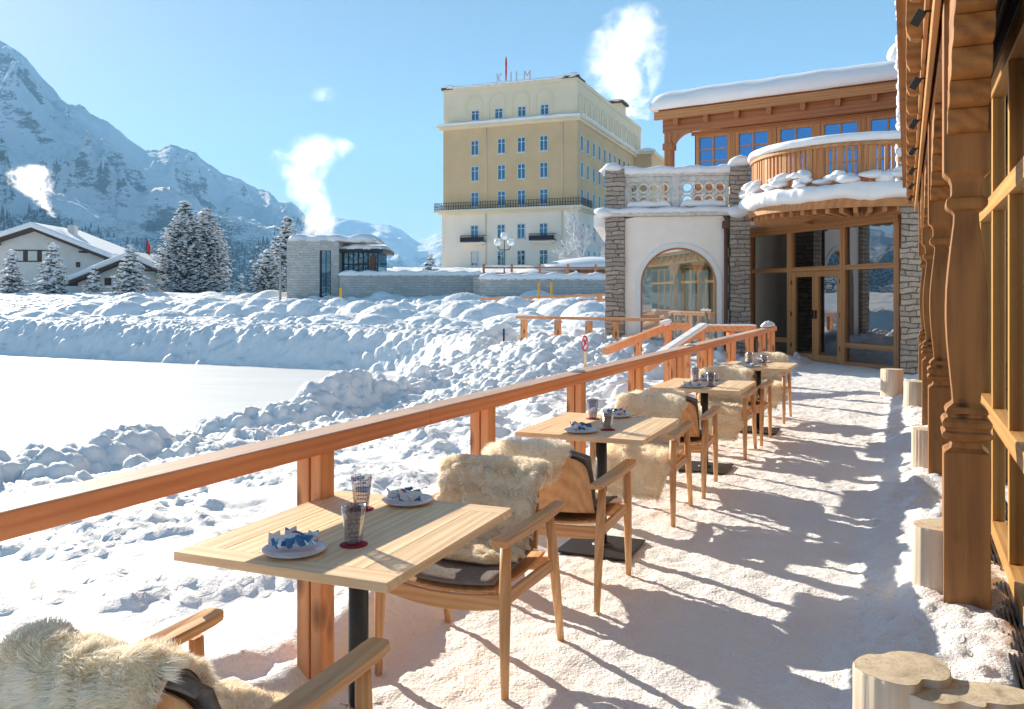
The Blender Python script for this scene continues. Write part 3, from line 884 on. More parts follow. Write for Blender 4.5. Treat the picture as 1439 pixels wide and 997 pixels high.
table_pos = [(-.523, 2.91), (.546, 5.22), (1.715, 7.61), (2.80, 9.72)]
TROT = [R(-22.5), R(-23.5), R(-24.5), R(-24.8)]
TABLES = []
t0 = make_table()
for k, (x, y) in enumerate(table_pos):
    t = t0 if k == 0 else copy_tree(t0)
    t.location = (x, y, .012); t.rotation_euler = (0, 0, TROT[k])
    tag(t, f'{ORD[k]} square oak cafe table on a black steel column', 'table', 'cafe tables along the railing')
    TABLES.append(t)
TZ = .745 + .012

# ------------------------------------------------------------------ armchairs
def shell(nx, ny, fn, th):
    """thin curved plywood sheet with thickness; fn(u,v)->Vector, returns MB"""
    mb = MB(); top, vs = [], []
    P = [[fn(i / nx * 2 - 1, j / ny) for j in range(ny + 1)] for i in range(nx + 1)]
    def nrm(i, j):
        a = P[min(i + 1, nx)][j] - P[max(i - 1, 0)][j]; b = P[i][min(j + 1, ny)] - P[i][max(j - 1, 0)]
        return a.cross(b).normalized()
    for side in (0, 1):
        for i in range(nx + 1):
            for j in range(ny + 1):
                vs.append(P[i][j] + nrm(i, j) * (th * side))
    m = (nx + 1) * (ny + 1); fs = []
    idx = lambda i, j, s: s * m + i * (ny + 1) + j
    for i in range(nx):
        for j in range(ny):
            fs.append((idx(i, j, 0), idx(i, j + 1, 0), idx(i + 1, j + 1, 0), idx(i + 1, j, 0)))
            fs.append((idx(i, j, 1), idx(i + 1, j, 1), idx(i + 1, j + 1, 1), idx(i, j + 1, 1)))
    for i in range(nx):
        fs.append((idx(i, 0, 0), idx(i + 1, 0, 0), idx(i + 1, 0, 1), idx(i, 0, 1)))
        fs.append((idx(i, ny, 0), idx(i, ny, 1), idx(i + 1, ny, 1), idx(i + 1, ny, 0)))
    for j in range(ny):
        fs.append((idx(0, j, 0), idx(0, j, 1), idx(0, j + 1, 1), idx(0, j + 1, 0)))
        fs.append((idx(nx, j, 0), idx(nx, j + 1, 0), idx(nx, j + 1, 1), idx(nx, j, 1)))
    mb.add(vs, fs, 0, True)
    return mb
BACK_Y, SEAT_Z, BACK_TOP = -.215, .400, .735
def back_fn(u, v):
    w = .215 * (1.06 - .10 * v) * (1 - .30 * max(0, v - .80) ** 2 / .04 * .35)
    z = .435 + (BACK_TOP - .435) * v
    z -= .035 * max(0, v - .6) / .4 * abs(u) ** 4
    y = BACK_Y - .085 * v + .045 * u * u
    return Vector((u * w, y, z))
def seat_fn(u, v):
    y = -.24 + .50 * v
    return Vector((u * .245, y, SEAT_Z - .022 * (1 - u * u) - .018 * math.sin(v * 3.14) - .03 * max(0, v - .85) / .15 * .6))
def make_chair():
    c = empty('oak_armchair')
    for sx in (-1, 1):
        mb = MB(); mb.tube([(sx * .283, .288, -.01), (sx * .281, .285, .20), (sx * .279, .277, .39), (sx * .278, .270, .565)], [.0155, .0205, .0245, .021], 14)
        mb.build('leg', M['chair_z'], c)
        mb = MB(); mb.tube([(sx * .285, -.325, -.01), (sx * .281, -.285, .20), (sx * .279, -.245, .39), (sx * .278, -.205, .572)], [.0155, .0205, .0245, .019], 14)
        mb.build('leg', M['chair_z'], c)
        # armrest: rounded board, broad in front, sloping a little to the rear
        prof = [(-.335, .022), (-.32, .03), (-.2, .033), (0, .034), (.2, .037), (.31, .038), (.345, .034), (.36, .022)]
        poly = [(sx * .28 + w, y) for y, w in prof] + [(sx * .28 - w, y) for y, w in reversed(prof)]
        mb = MB(); vs = []
        zt = lambda y: .578 + .012 * (y > 0) * (y / .36) ** 2 + .010 * (y < 0) * (-y / .33)
        for zz in (0, .027):
            vs += [(x, y, zt(y) + zz) for x, y in poly]
        n = len(poly)
        fs = [tuple(reversed(range(n))), tuple(range(n, 2 * n))] + [(i, (i + 1) % n, n + (i + 1) % n, n + i) for i in range(n)]
        mb.add(vs, fs)
        mb.build('armrest', M['chair_y'], c, .006, 3)
        mb = MB(); mb.bar((sx * .272, -.235, .352), (sx * .272, .265, .362), .022, .052)
        mb.build('side_rail', M['chair_y'], c, .006)
    def apron(y, sag):
        mb = MB(); n = 10; vs = []
        for i in range(n + 1):
            x = -.262 + .524 * i / n; b = sag * (1 - (x / .262) ** 2)
            for dy, dz in ((-.011, .385 - b), (.011, .385 - b), (.011, .325 - b * 1.1), (-.011, .325 - b * 1.1)):
                vs.append((x, y + dy, dz))
        fs = [(0, 1, 2, 3), tuple(4 * n + k for k in (3, 2, 1, 0))]
        for i in range(n):
            for k in range(4):
                k2 = (k + 1) % 4
                fs.append((4 * i + k, 4 * i + 4 + k, 4 * i + 4 + k2, 4 * i + k2))
        mb.add(vs, fs); mb.build('seat_rail', M['chair_x'], c, .004)
    apron(.265, .028); apron(-.245, .012)
    shell(14, 12, seat_fn, .011).build('seat', M['chair_y'], c, .003)
    shell(14, 12, back_fn, .011).build('backrest', M['chair_z'], c, .003)
    return c
chairs = [  # x, y, facing (+1 away from camera along the terrace, -1 towards it), rot jitter
    (-.748, 2.075, 1, R(-22.8)), (-.172, 3.645, -1, R(-23.5)), (.275, 4.58, 1, R(-22.5)), (.926, 6.085, -1, R(-22.5)),
    (1.315, 6.90, 1, R(-22)), (2.05, 8.395, -1, R(-24.5)), (2.42, 9.115, 1, R(-25)), (3.14, 10.66, -1, R(-25))]
side = {1: 'near', -1: 'far'}
c0 = make_chair()
CH = []
clab = ['oak armchair in the bottom left corner, its back to the camera and draped in fleece',
        'oak armchair across the nearest table, facing the camera with grey seat showing',
        'oak armchair on the near side of the second nearest table, its bare curved backrest showing',
        'oak armchair across the second nearest table, fleece hanging over its seat front',
        'oak armchair on the near side of the third nearest table, back turned to the camera',
        'oak armchair on the far side of the third nearest table, facing the camera',
        'oak armchair on the near side of the farthest table, back turned to the camera',
        'oak armchair on the far side of the farthest table, closest to the glass doors']
for k, (x, y, fc, rz) in enumerate(chairs):
    c = c0 if k == 0 else copy_tree(c0)
    c.location = (x, y, .012); c.rotation_euler = (0, 0, rz + (0 if fc > 0 else math.pi))
    tag(c, clab[k], 'armchair', 'oak armchairs at the cafe tables')
    CH.append(c)
# felt pads: over seat and backrest
def path_pad(u, v):
    """v 0..1: behind the top of the back -> down its front -> over the seat"""
    pts = PADP; L = PADL
    d = v * L[-1]
    i = max(0, min(len(L) - 2, int(np.searchsorted(L, d, side='right') - 1)))
    t = (d - L[i]) / (L[i + 1] - L[i] + 1e-9)
    return pts[i].lerp(pts[i + 1], t)
def mkpath(pts):
    pts = [Vector((0, a, b)) for a, b in pts]
    L = [0]
    for a, b in zip(pts[:-1], pts[1:]): L.append(L[-1] + (b - a).length)
    return pts, np.array(L)
PADP, PADL = mkpath([(-.312, .744), (-.300, .753), (-.285, .751), (-.268, .735), (-.205, .60), (-.165, .46), (-.14, .425), (-.05, .412), (.10, .405), (.22, .405), (.262, .392)])
def pad_fn(u, v):
    q = path_pad(u, v)
    w = .222 if v < .45 else .228
    y = q.y; z = q.z
    if v < .5: y += .045 * u * u * (1 - max(0, v - .35) / .15 * .6 if v > .35 else 1); z -= .03 * abs(u) ** 4 * (1 if v < .3 else 0)
    else: z += .020 * u * u
    return Vector((u * w, y, z))
p0 = shell(12, 30, pad_fn, .012).build('seat_pad', M['felt'])
for k, c in enumerate(CH):
    o = p0 if k == 0 else p0.copy()
    if k: COL.objects.link(o)
    o.location = c.location; o.rotation_euler = c.rotation_euler
    fc = chairs[k][2]
    tag(o, f'grey felt pad on the armchair at the {side[fc]} side of the {ORD[k // 2]} table', 'seat pad', 'grey felt pads on the armchairs')

# ------------------------------------------------------------------ sheepskins
def sheepskin(seed, path, width, xoff, nblade, fur, xoff2=None, tail_l=0.0, tail_r=0.0, edge=.05):
    rg = np.random.default_rng(seed)
    pts, L = mkpath(path)
    PY = np.array([p.y for p in pts]); PZ = np.array([p.z for p in pts])
    Lt = L[-1]
    def pos(u, v):          # u -1..1 , v 0..1 arrays
        d = v * Lt
        y = np.interp(d, L, PY); z = np.interp(d, L, PZ)
        # smooth corners
        for e in (.02, .035):
            y = (y + np.interp(np.clip(d - e, 0, Lt), L, PY) + np.interp(np.clip(d + e, 0, Lt), L, PY)) / 3
            z = (z + np.interp(np.clip(d - e, 0, Lt), L, PZ) + np.interp(np.clip(d + e, 0, Lt), L, PZ)) / 3
        wv = np.interp(v, [q[0] for q in width], [q[1] for q in width])
        ed = 1 + edge * 2.2 * perlin(v * 5 + 3, np.sign(u) * 4.2 + 0 * v, seed)
        x = (xoff if xoff2 is None else np.interp(v, [0, .45, .65, 1], [xoff, xoff, xoff2, xoff2])) + u * wv * ed
        droop = np.clip(np.abs(x) - .20, 0, 1)
        up = np.interp(v, [0, .3, .5, .8, 1], [0.35, .5, .2, .7, .7])
        z = z - droop * .55 * up - droop ** 2 * 1.5
        y = y + .040 * np.clip(u * u, 0, 1) * np.interp(v, [0, .15, .45, .55, 1], [0, 1, 1, 0, 0])
        wob = .018 * perlin(x * 7, v * 7 * Lt, seed + 3) + .008 * perlin(x * 17, v * 17 * Lt, seed + 4)
        return x, y, z, wob
    nu, nv = 44, 110
    U, Vv = np.meshgrid(np.linspace(-1, 1, nu), np.linspace(0, 1, nv), indexing='ij')
    x, y, z, wob = pos(U, Vv)
    P = np.stack([x, y, z], -1)
    du = np.gradient(P, axis=0); dv = np.gradient(P, axis=1)
    Nn = np.cross(du, dv); Nn /= np.linalg.norm(Nn, axis=-1, keepdims=True) + 1e-9
    # outward side: away from chair
    mid = P[nu // 2, nv // 4]
    if Nn[nu // 2, nv - 30][2] < 0: Nn = -Nn
    rim = np.minimum(1, (1 - np.abs(U)) * 7) * np.minimum(1, np.minimum(Vv, 1 - Vv) * 16)
    th = .006 + .024 * np.sqrt(np.clip(rim, 0, 1))
    top = P + Nn * (th + wob * rim)[..., None]
    bot = P + Nn * .001
    V = np.concatenate([top.reshape(-1, 3), bot.reshape(-1, 3)])
    F1 = grid_faces(nu, nv); F2 = grid_faces(nu, nv, nu * nv)[:, ::-1]
    # strands
    n = nblade
    su = rg.uniform(-1, 1, n); sv = rg.uniform(0, 1, n)
    edge_n = n // 5                                   # extra strands round the rim
    su[:edge_n // 2] = np.sign(rg.uniform(-1, 1, edge_n // 2)) * rg.uniform(.93, 1, edge_n // 2)
    sv[edge_n // 2:edge_n] = np.where(rg.random(edge_n - edge_n // 2) < .5, rg.uniform(0, .03, edge_n - edge_n // 2), rg.uniform(.97, 1, edge_n - edge_n // 2))
    fi = (su + 1) / 2 * (nu - 1); fj = sv * (nv - 1)
    i0 = np.clip(fi.astype(int), 0, nu - 2); j0 = np.clip(fj.astype(int), 0, nv - 2); a = (fi - i0)[:, None]; b = (fj - j0)[:, None]
    bil = lambda G: (G[i0, j0] * (1 - a) + G[i0 + 1, j0] * a) * (1 - b) + (G[i0, j0 + 1] * (1 - a) + G[i0 + 1, j0 + 1] * a) * b
    root = bil(top); nn = bil(Nn); nn /= np.linalg.norm(nn, axis=1, keepdims=True)
    tu = bil(du); tu /= np.linalg.norm(tu, axis=1, keepdims=True)
    # locks: strands share a lean and a tip with their neighbours
    cs = .030
    gx = np.floor(root[:, 0] / cs + .7 * np.sin(sv * 60)); gy = np.floor(sv * Lt / cs)
    h = ((gx * 73856093).astype(np.int64) ^ (gy * 19349663).astype(np.int64)) & 0xffff
    r1 = np.sin(h * 12.9898) * 43758.5453; r1 -= np.floor(r1); r2 = np.sin(h * 78.233) * 12543.123; r2 -= np.floor(r2)
    r3 = np.sin(h * 37.719) * 3541.77; r3 -= np.floor(r3)
    leanx = (r1 - .5) * 1.3; lean = (r2 - .3) * 1.0
    outw = np.sign(su) * np.clip((np.abs(su) - .8) / .2, 0, 1) * .9
    tv = bil(dv); tv /= np.linalg.norm(tv, axis=1, keepdims=True)
    endw = np.clip((sv - .96) / .04, 0, 1) * 1.1 - np.clip((.04 - sv) / .04, 0, 1) * 1.1
    dirv = nn + tu * (leanx * .7 + outw)[:, None] + tv * (lean * .5 + endw)[:, None] + np.array([0, 0, -.22])[None]
    dirv += rg.normal(0, .16, (n, 3))
    dirv /= np.linalg.norm(dirv, axis=1, keepdims=True)
    ln = fur * (.65 + .6 * r3) * rg.uniform(.75, 1.15, n)
    cc = np.stack([(gx + .5) * cs, root[:, 1], root[:, 2]], -1)
    tip = root + dirv * ln[:, None]
    tip[:, 0] += (cc[:, 0] - root[:, 0]) * .55
    midp = root + (nn * .55 + dirv * .45) * (ln * .55)[:, None]
    tip[:, 2] -= ln * .12
    sd = np.cross(dirv, rg.normal(0, 1, (n, 3))); sd /= np.linalg.norm(sd, axis=1, keepdims=True) + 1e-9
    w = rg.uniform(.0008, .0017, n)[:, None]
    BV = np.stack([root - sd * w, root + sd * w, midp - sd * w * .85, midp + sd * w * .85, tip], 1).reshape(-1, 3)
    o0 = len(V); k = np.arange(n)[:, None] * 5 + o0
    Q = k + np.array([[0, 1, 3, 2]]); T = k + np.array([[2, 3, 4]])
    Vall = np.concatenate([V, BV]); Fq = np.concatenate([F1, F2, Q])
    return np_mesh('sheepskin', Vall, Fq, [M['fleece'], M['hide']], Ft=T, midx=np.concatenate([np.ones(len(F1) + len(F2), int), np.zeros(len(Q) + len(T), int)]))
G = .012
# back-draped skin (camera sees the back of the chair) ; face skins (camera sees the front)
pathA = [(-.375, .50), (-.36, .70), (-.345, .79), (-.305, .815), (-.262, .79), (-.185, .60), (-.145, .46), (-.10, .432), (.05, .425), (.22, .425), (.29, .40), (.315, .33)]
pathC = [(-.365, .62), (-.35, .74), (-.34, .79), (-.305, .815), (-.262, .79), (-.185, .60), (-.145, .46), (-.10, .432), (.05, .425), (.22, .425), (.285, .40), (.305, .30), (.30, .22)]
pathB = [(-.36, .66), (-.35, .75), (-.335, .79), (-.30, .815), (-.255, .79), (-.18, .60), (-.145, .46), (-.10, .432), (.02, .428), (.12, .432)]
pathD = [(-.36, .64), (-.35, .75), (-.335, .79), (-.30, .82), (-.255, .79), (-.18, .60), (-.145, .46), (-.10, .432), (.05, .43), (.22, .43), (.30, .40), (.33, .30), (.335, .17)]
wA = [(0, .18), (.12, .225), (.3, .24), (.42, .22), (.6, .27), (.85, .29), (1, .20)]
wC = [(0, .17), (.1, .22), (.28, .24), (.42, .19), (.6, .24), (.85, .25), (1, .15)]
wB = [(0, .18), (.12, .24), (.35, .245), (.6, .235), (.75, .21), (.9, .23), (1, .13)]
wD = [(0, .18), (.1, .24), (.3, .25), (.45, .235), (.62, .25), (.85, .26), (1, .20)]
lower = lambda P: [(y, z - .045 * min(1, max(0, (z - .5) / .25))) for y, z in P]
pathA, pathB, pathC, pathD = map(lower, (pathA, pathB, pathC, pathD))
skA = sheepskin(3, pathA, wA, -.062, 120000, .034, .05)
skB = sheepskin(5, pathB, wB, .01, 90000, .022)
skC = sheepskin(8, pathC, wC, -.10, 42000, .028)
skD = sheepskin(9, pathD, wD, .0, 48000, .028)
assign = [skA, skB, skC, skD, None, None, None, None]
slab = ['cream sheepskin draped over the chair back in the bottom left corner of the terrace',
        'cream sheepskin lining the chair across the nearest table, its edge near the armrest',
        'cream sheepskin slung over the bare chair back just before the second nearest table',
        'cream sheepskin hanging over the seat front of the chair beyond the second nearest table',
        'cream sheepskin thrown over the chair back just before the third nearest table',
        'cream sheepskin on the chair just beyond the third nearest table',
        'cream sheepskin thrown over the chair back just before the farthest table',
        'cream sheepskin on the chair beyond the farthest table, closest to the glass doors']
src = {4: skC, 5: skD, 6: skC, 7: skD}
for k, c in enumerate(CH):
    o = assign[k]
    if o is None:
        o = src[k].copy(); COL.objects.link(o)
        o.scale = (-1, 1, 1) if k in (5,) else (1, 1, 1)
    o.location = c.location; o.rotation_euler = c.rotation_euler
    tag(o, slab[k], 'sheepskin', 'sheepskins on the armchairs')

# ------------------------------------------------------------------ tableware
def on_table(k, lx, ly, z=0.0):
    a = TROT[k]; x, y = table_pos[k]
    return (x + lx * math.cos(a) - ly * math.sin(a), y + lx * math.sin(a) + ly * math.cos(a), TZ + z)
# local places measured on the nearest table
def loc_of(px, py):
    d = (HC - TZ) * F_PX / (py - HZ); X = (px - 719.5) / F_PX * d
    dx, dy = X - table_pos[0][0], d - table_pos[0][1]; a = -TROT[0]
    return dx * math.cos(a) - dy * math.sin(a), dx * math.sin(a) + dy * math.cos(a)
PL1, PL2 = loc_of(414, 777), loc_of(573, 707)
GL1, GL2 = loc_of(497, 766), loc_of(508, 716)
def make_plate():
    mb = MB(); mb.lathe([(.0, .003), (.055, .003), (.062, .005), (.088, .013), (.097, .017), (.0985, .0155), (.09, .009), (.064, .0), (.0, .0)], 40, mat=0, closed=False)
    return mb.build('plate', M['plate'])
def make_napkin():
    r = empty('napkin_bundle')
    mb = MB()
    rg = random.Random(5)
    # folded cloth wrapped round cutlery: crossed soft rolls
    def roll(x0, y0, x1, y1, z, w, h, mat):
        n = 8; P = []
        for i in range(n + 1):
            t = i / n; P.append(Vector((x0 + (x1 - x0) * t, y0 + (y1 - y0) * t, z + h * math.sin(t * 3.14) * .5 + .003 * math.sin(t * 15))))
        d = (P[-1] - P[0]).normalized(); sd = Vector((-d.y, d.x, 0))
        vs, fs = [], []; m = 10
        for i, p in enumerate(P):
            ww = w * (.8 + .35 * abs(i / n - .5) * 2)
            for k in range(m):
                a = 2 * math.pi * k / m
                vs.append(p + sd * (ww * math.cos(a)) + Vector((0, 0, h * (.5 + .5 * math.sin(a)) * (1 + .18 * math.sin(3 * a + i)))))
        for i in range(n):
            for k in range(m):
                fs.append((i * m + k, i * m + (k + 1) % m, (i + 1) * m + (k + 1) % m, (i + 1) * m + k))
        fs += [tuple(reversed(range(m))), tuple(n * m + k for k in range(m))]
        return vs, fs
    for q in ((-.055, .02, .055, .03, .016, .026, .024), (-.045, -.03, .05, .045, .018, .020, .018)):
        v, f = roll(*q, 0); mb.add(v, f, 0, True)
    # upright folded corners
    for x, y, a, h in ((-.062, .012, .3, .045), (.045, .035, -.4, .04), (-.02, .045, .1, .05)):
        M4 = Matrix.Translation((x, y, .018)) @ Matrix.Rotation(a, 4, 'Z') @ Matrix.Rotation(-.35, 4, 'X')
        mb.prism([(-.02, 0), (.022, 0), (.018, h), (-.004, h * .8), (-.016, h * .95)], .003, M4)
    mb.build('napkin', M['napkin'], r)
    mb = MB()
    v, f = roll(-.01, .05, .03, -.055, .030, .010, .014, 0); mb.add(v, f, 0, True)
    v, f = roll(-.035, .03, -.005, -.06, .026, .008, .012, 0); mb.add(v, f, 0, True)
    mb.build('napkin_tie', M['napkin_blue'], r)
    mb = MB()
    mb.bar((.0, .06, .040), (.045, -.045, .034), .012, .003); mb.bar((.02, .055, .043), (.068, -.03, .030), .010, .003)
    mb.build('cutlery', M['cutlery'], r, .001)
    return r
def make_glass():
    mb = MB()
    mb.lathe([(.0, .006), (.024, .006), (.0245, .012), (.029, .05), (.0345, .09), (.0375, .122), (.0395, .122), (.0365, .09), (.031, .045), (.0275, .004), (.026, 0), (.0, 0)], 36, closed=False)
    return mb.build('drinking_glass', M['tumbler'])
def make_coaster():
    mb = MB(); mb.lathe([(.0, .0), (.044, .0), (.045, .0015), (.044, .003), (.0, .003)], 36, closed=False)
    return mb.build('coaster', M['coaster'])
pl0, nk0, gl0, co0 = make_plate(), make_napkin(), make_glass(), make_coaster()
first = [True] * 4
def put(proto, i, loc, rz, label, cat, group, tree=False):
    if first[i]: o = proto; first[i] = False
    else:
        o = copy_tree(proto) if tree else proto.copy()
        if not tree: COL.objects.link(o)
    o.location = loc; o.rotation_euler = (0, 0, rz); tag(o, label, cat, group); return o
TN = ['nearest', 'second', 'third', 'farthest']
for k in range(4):
    for j, (pp, where) in enumerate(((PL1, 'at the near edge'), (PL2, 'at the far end'))):
        lx, ly = pp
        lx += [0, .005, -.01, .01][k]
        put(pl0, 0, on_table(k, lx, ly), k + j, f'round pale stoneware plate {where} of the {TN[k]} table', 'plate', 'plates laid on the cafe tables')
        put(nk0, 1, on_table(k, lx, ly, .002), (.1 if j == 0 else 2.6) + 1.3 * k + .4 * j * k, f'blue and white napkin bundle on the plate {where} of the {TN[k]} table', 'napkin', 'napkin bundles on the plates', True)
    for j, (pp, where) in enumerate(((GL1, 'nearer the terrace'), (GL2, 'nearer the railing'))):
        put(co0, 3, on_table(k, *pp), 0, f'red round coaster {where} on the {TN[k]} table, under a glass', 'coaster', 'red coasters on the cafe tables')
        put(gl0, 2, on_table(k, pp[0], pp[1], .003), j, f'smoky patterned tumbler {where} on the {TN[k]} table', 'drinking glass', 'tumblers on the cafe tables')

# ------------------------------------------------------------------ log stools
def make_log(name, label, loc, r, h, seed, lobes=(), notch=0.0, squash=1.0, rz=0.0):
    rg = random.Random(seed)
    n = 96
    ph = [(k, rg.uniform(0, 6.28), rg.uniform(.2, 1) / k) for k in (2, 3, 4, 5, 7)]
    def rad(a):
        q = 1 + .10 * sum(m * math.sin(k * a + p) for k, p, m in ph)
        for (la, lw, lh) in lobes:
            d = (a - la + math.pi) % (2 * math.pi) - math.pi
            q += lh * math.exp(-(d / lw) ** 2)
        return q * r
    t = thing(name, label, 'log stool', loc, rz, 'upright log stools by the timber building')
    mb = MB(); rows = []
    prof = [(-.12, 1.05), (0, 1.04), (.35 * h, 1.0), (.75 * h, .985), (h - .008, .985), (h, .965)]
    vs = []
    for z, s in prof:
        for k in range(n):
            a = 2 * math.pi * k / n; q = rad(a) * s * (1 + .012 * math.sin(23 * a + seed) + .008 * math.sin(41 * a + z * 3))
            vs.append((q * math.cos(a), q * math.sin(a) * squash, z))
    fs = []
    for i in range(len(prof) - 1):
        for k in range(n):
            fs.append((i * n + k, i * n + (k + 1) % n, (i + 1) * n + (k + 1) % n, (i + 1) * n + k))
    mb.add(vs, fs, 0, True); mb.build('bark_side', M['log_side'], t)
    mb = MB(); rings = [.965, .85, .6, .3, .0]
    vs = []
    for q in rings:
        for k in range(n):
            a = 2 * math.pi * k / n; rr_ = rad(a) * q
            vs.append((rr_ * math.cos(a), rr_ * math.sin(a) * squash, h + .0005 + (.003 if q < .9 else 0) * (1 - q) ))
    fs = []
    for i in range(len(rings) - 1):
        for k in range(n):
            fs.append((i * n + k, i * n + (k + 1) % n, (i + 1) * n + (k + 1) % n, (i + 1) * n + k))
    mb.add(vs, fs, 0, True); mb.build('cut_top', M['log_top'], t)
    return t
def top_at(px, py, h):
    d = (HC - h) * F_PX / (py - HZ); return Vector(((px - 719.5) / F_PX * d, d, 0))
w = top_at(1268, 938, .43)
make_log('log_stool', 'pale lobed log stool at the bottom edge, left one of the joined pair', (w.x, w.y, 0), .128, .43, 3, [(3.0, .5, .12), (.35, .6, .20), (1.6, .35, -.22), (-1.5, .3, -.25)], rz=.2)
w = top_at(1338, 972, .40)
make_log('log_stool', 'pale cracked log stool at the bottom edge, right one of the joined pair', (w.x + .01, w.y - .01, 0), .150, .405, 8, [(.0, .5, .40), (2.9, .5, .20), (-1.7, .25, -.35), (-1.0, .2, -.25), (1.2, .4, -.15)], squash=.72, rz=-.15)
for (px, py, h, r, sd, lb) in ((1322, 738, .42, .125, 21, 'log stool half hidden behind the nearest carved post'), (1302, 603, .43, .115, 22, 'smooth pinkish log stool showing beside the second carved post'),
                           (1287, 536, .42, .15, 23, 'short log stool in front of the tall stone pillar, right of its twin'), (1254, 519, .42, .165, 24, 'short log stool before the glass bay, left of its twin')):
    w = top_at(px, py, h); make_log('log_stool', lb, (w.x, w.y, 0), r, h, sd)

# small things in the snow
def sign():
    q = at(822, 18.0, py=483)
    t = thing('prohibition_sign', 'small white sign with red ring on a pale stake in the snow bank', 'sign', (q.x, q.y, 0), R(-20))
    mb = MB(); mb.bx(-.03, .03, .012, .035, .0, q.z - .02); mb.build('stake', M['table'], t)
    mb = MB(); n = 28
    mb.prism([(.075 * math.cos(2 * math.pi * k / n), q.z + .0 + .17 * math.sin(2 * math.pi * k / n)) for k in range(n)], .01)
    mb.build('sign_plate', M['signwhite'], t)
    mb = MB(); vs, fs = [], []
    for k in range(n):
        a = 2 * math.pi * k / n
        for rr_, y in ((1.0, -.004), (.76, -.004)):
            vs.append((.075 * rr_ * math.cos(a), y, q.z + .17 * rr_ * math.sin(a)))
    for k in range(n): fs.append((2 * k, 2 * k + 1, 2 * ((k + 1) % n) + 1, 2 * ((k + 1) % n)))
    mb.add(vs, fs); mb.bar((-.04, -.007, q.z - .10), (.045, -.007, q.z + .10), .004, .025, up=(1, 0, 0))
    mb.bar((-.03, -.006, q.z + .08), (.03, -.006, q.z - .02), .004, .04, up=(1, 0, 0))
    mb.build('red_ring', M['signred'], t)
sign()
def stake(px, Y, py0, py1, mat, w, name, label, grp=None):
    a = at(px, Y, py=py1)
    t = MB(); h = (py1 - py0) / F_PX * Y
    t.bx(-w / 2, w / 2, -w / 2, w / 2, -.5, h * .93); t.add([(-w / 2, -w / 2, h * .93), (w / 2, -w / 2, h * .93), (w / 2, w / 2, h * .93), (-w / 2, w / 2, h * .93), (0, 0, h)], [(0, 1, 4), (1, 2, 4), (2, 3, 4), (3, 0, 4), (3, 2, 1, 0)])
    o = t.build(name, mat); o.location = a; tag(o, label, 'stake', grp)
stake(708, 22, 462, 475, M['iron'], .05, 'marker_stake', 'short black stake poking out of the snow left of the larch platform rail')
stake(757.5, 58, 396, 410, M['yellow'], .16, 'marker_stake', 'yellow stake before the low grey wall, left of the close pair', 'yellow marker stakes')
stake(775, 58, 396, 410, M['yellow'], .16, 'marker_stake', 'yellow stake before the low grey wall, right of the close pair', 'yellow marker stakes')
stake(478.5, 55, 404, 420, M['yellow'], .15, 'marker_stake', 'orange yellow stake in the snow below the stone pavilion', 'yellow marker stakes')
# ------------------------------------------------------------------ timber lodge on the right
LODGE_END = 15.6
lodge = thing('timber_lodge', 'dark timber building with carved posts and golden window frames right of the terrace', 'building', (0, 0, 0), TH)
def carved_post():
    x0, x1, hd = .158, .352, .10
    cx, hw = (x0 + x1) / 2, (x1 - x0) / 2
    # (z, left/right inset in metres, + = narrower)
    prof = [(-.15, 0), (.812, 0), (.818, .006), (.835, .030), (.862, .036), (.868, .012), (.885, -.006), (.905, -.008), (.915, .006), (.925, .006), (.935, -.004), (.955, -.008), (.972, .002), (.978, .016), (.99, .016), (1.00, .006), (1.02, .014), (1.045, .040),
            (1.09, .037), (1.16, .030), (1.25, .022), (1.34, .015), (1.43, .011), (1.50, .011), (1.58, .013), (1.66, .019), (1.75, .028), (1.83, .037), (1.89, .044), (1.93, .046), (1.945, .036), (1.955, .020), (1.965, .012), (1.985, .010), (2.0, .014), (2.012, .030), (2.03, .034), (2.07, .034), (2.10, .024), (2.115, .008), (2.125, 0), (3.05, 0)]
    vs, fs = [], []
    for z, i in prof:
        a = hw - i; b = hd - i * .8
        for sx, sy in ((-1, -1), (1, -1), (1, 1), (-1, 1)):
            vs.append((sx * a, sy * b, z))
    for k in range(len(prof) - 1):
        for j in range(4):
            j2 = (j + 1) % 4
            fs.append((4 * k + j, 4 * k + j2, 4 * k + 4 + j2, 4 * k + 4 + j))
    fs += [(3, 2, 1, 0), tuple(4 * (len(prof) - 1) + j for j in range(4))]
    mb = MB(); mb.add(vs, fs)
    o = mb.build('carved_post', M['carved'], lodge, .0035)
    # corbel block stack reaching along the beam
    mb = MB()
    W = hw - .012
    z = 2.30
    for k, (h, L) in enumerate(((.105, .17), (.10, .30), (.11, .44), (.10, .58), (.11, .72), (.09, .84))):
        # profiled layer: straight block with a rounded nose (front and back)
        n = 6; pr = [(-L, z + h * .55)]
        for q in range(n + 1):
            a = math.pi / 2 * q / n
            pr.append((-L + h * .45 * (1 - math.cos(a)) , z + h * .55 - h * .55 * math.sin(a)))
        pr += [(L - h * .45, z), (L, z + h * .5), (L, z + h), (-L, z + h)]
        vs = [(W * .98 - .002 * k, y, zz) for y, zz in pr] + [(-(W * .98 - .002 * k), y, zz) for y, zz in pr]
        n2 = len(pr)
        mb.add(vs, [tuple(range(n2)), tuple(reversed(range(n2, 2 * n2)))] + [(i, n2 + i, n2 + (i + 1) % n2, (i + 1) % n2) for i in range(n2)])
        z += h + .001
    c = mb.build('bracket', M['carved_y'], o, .004)
    return o, cx
po, pcx = carved_post()
PS = [4.58 + 3.08 * k for k in range(4)]
for k, s in enumerate(PS):
    o = po if k == 0 else copy_tree(po, lodge)
    o.location = (pcx, s, 0)
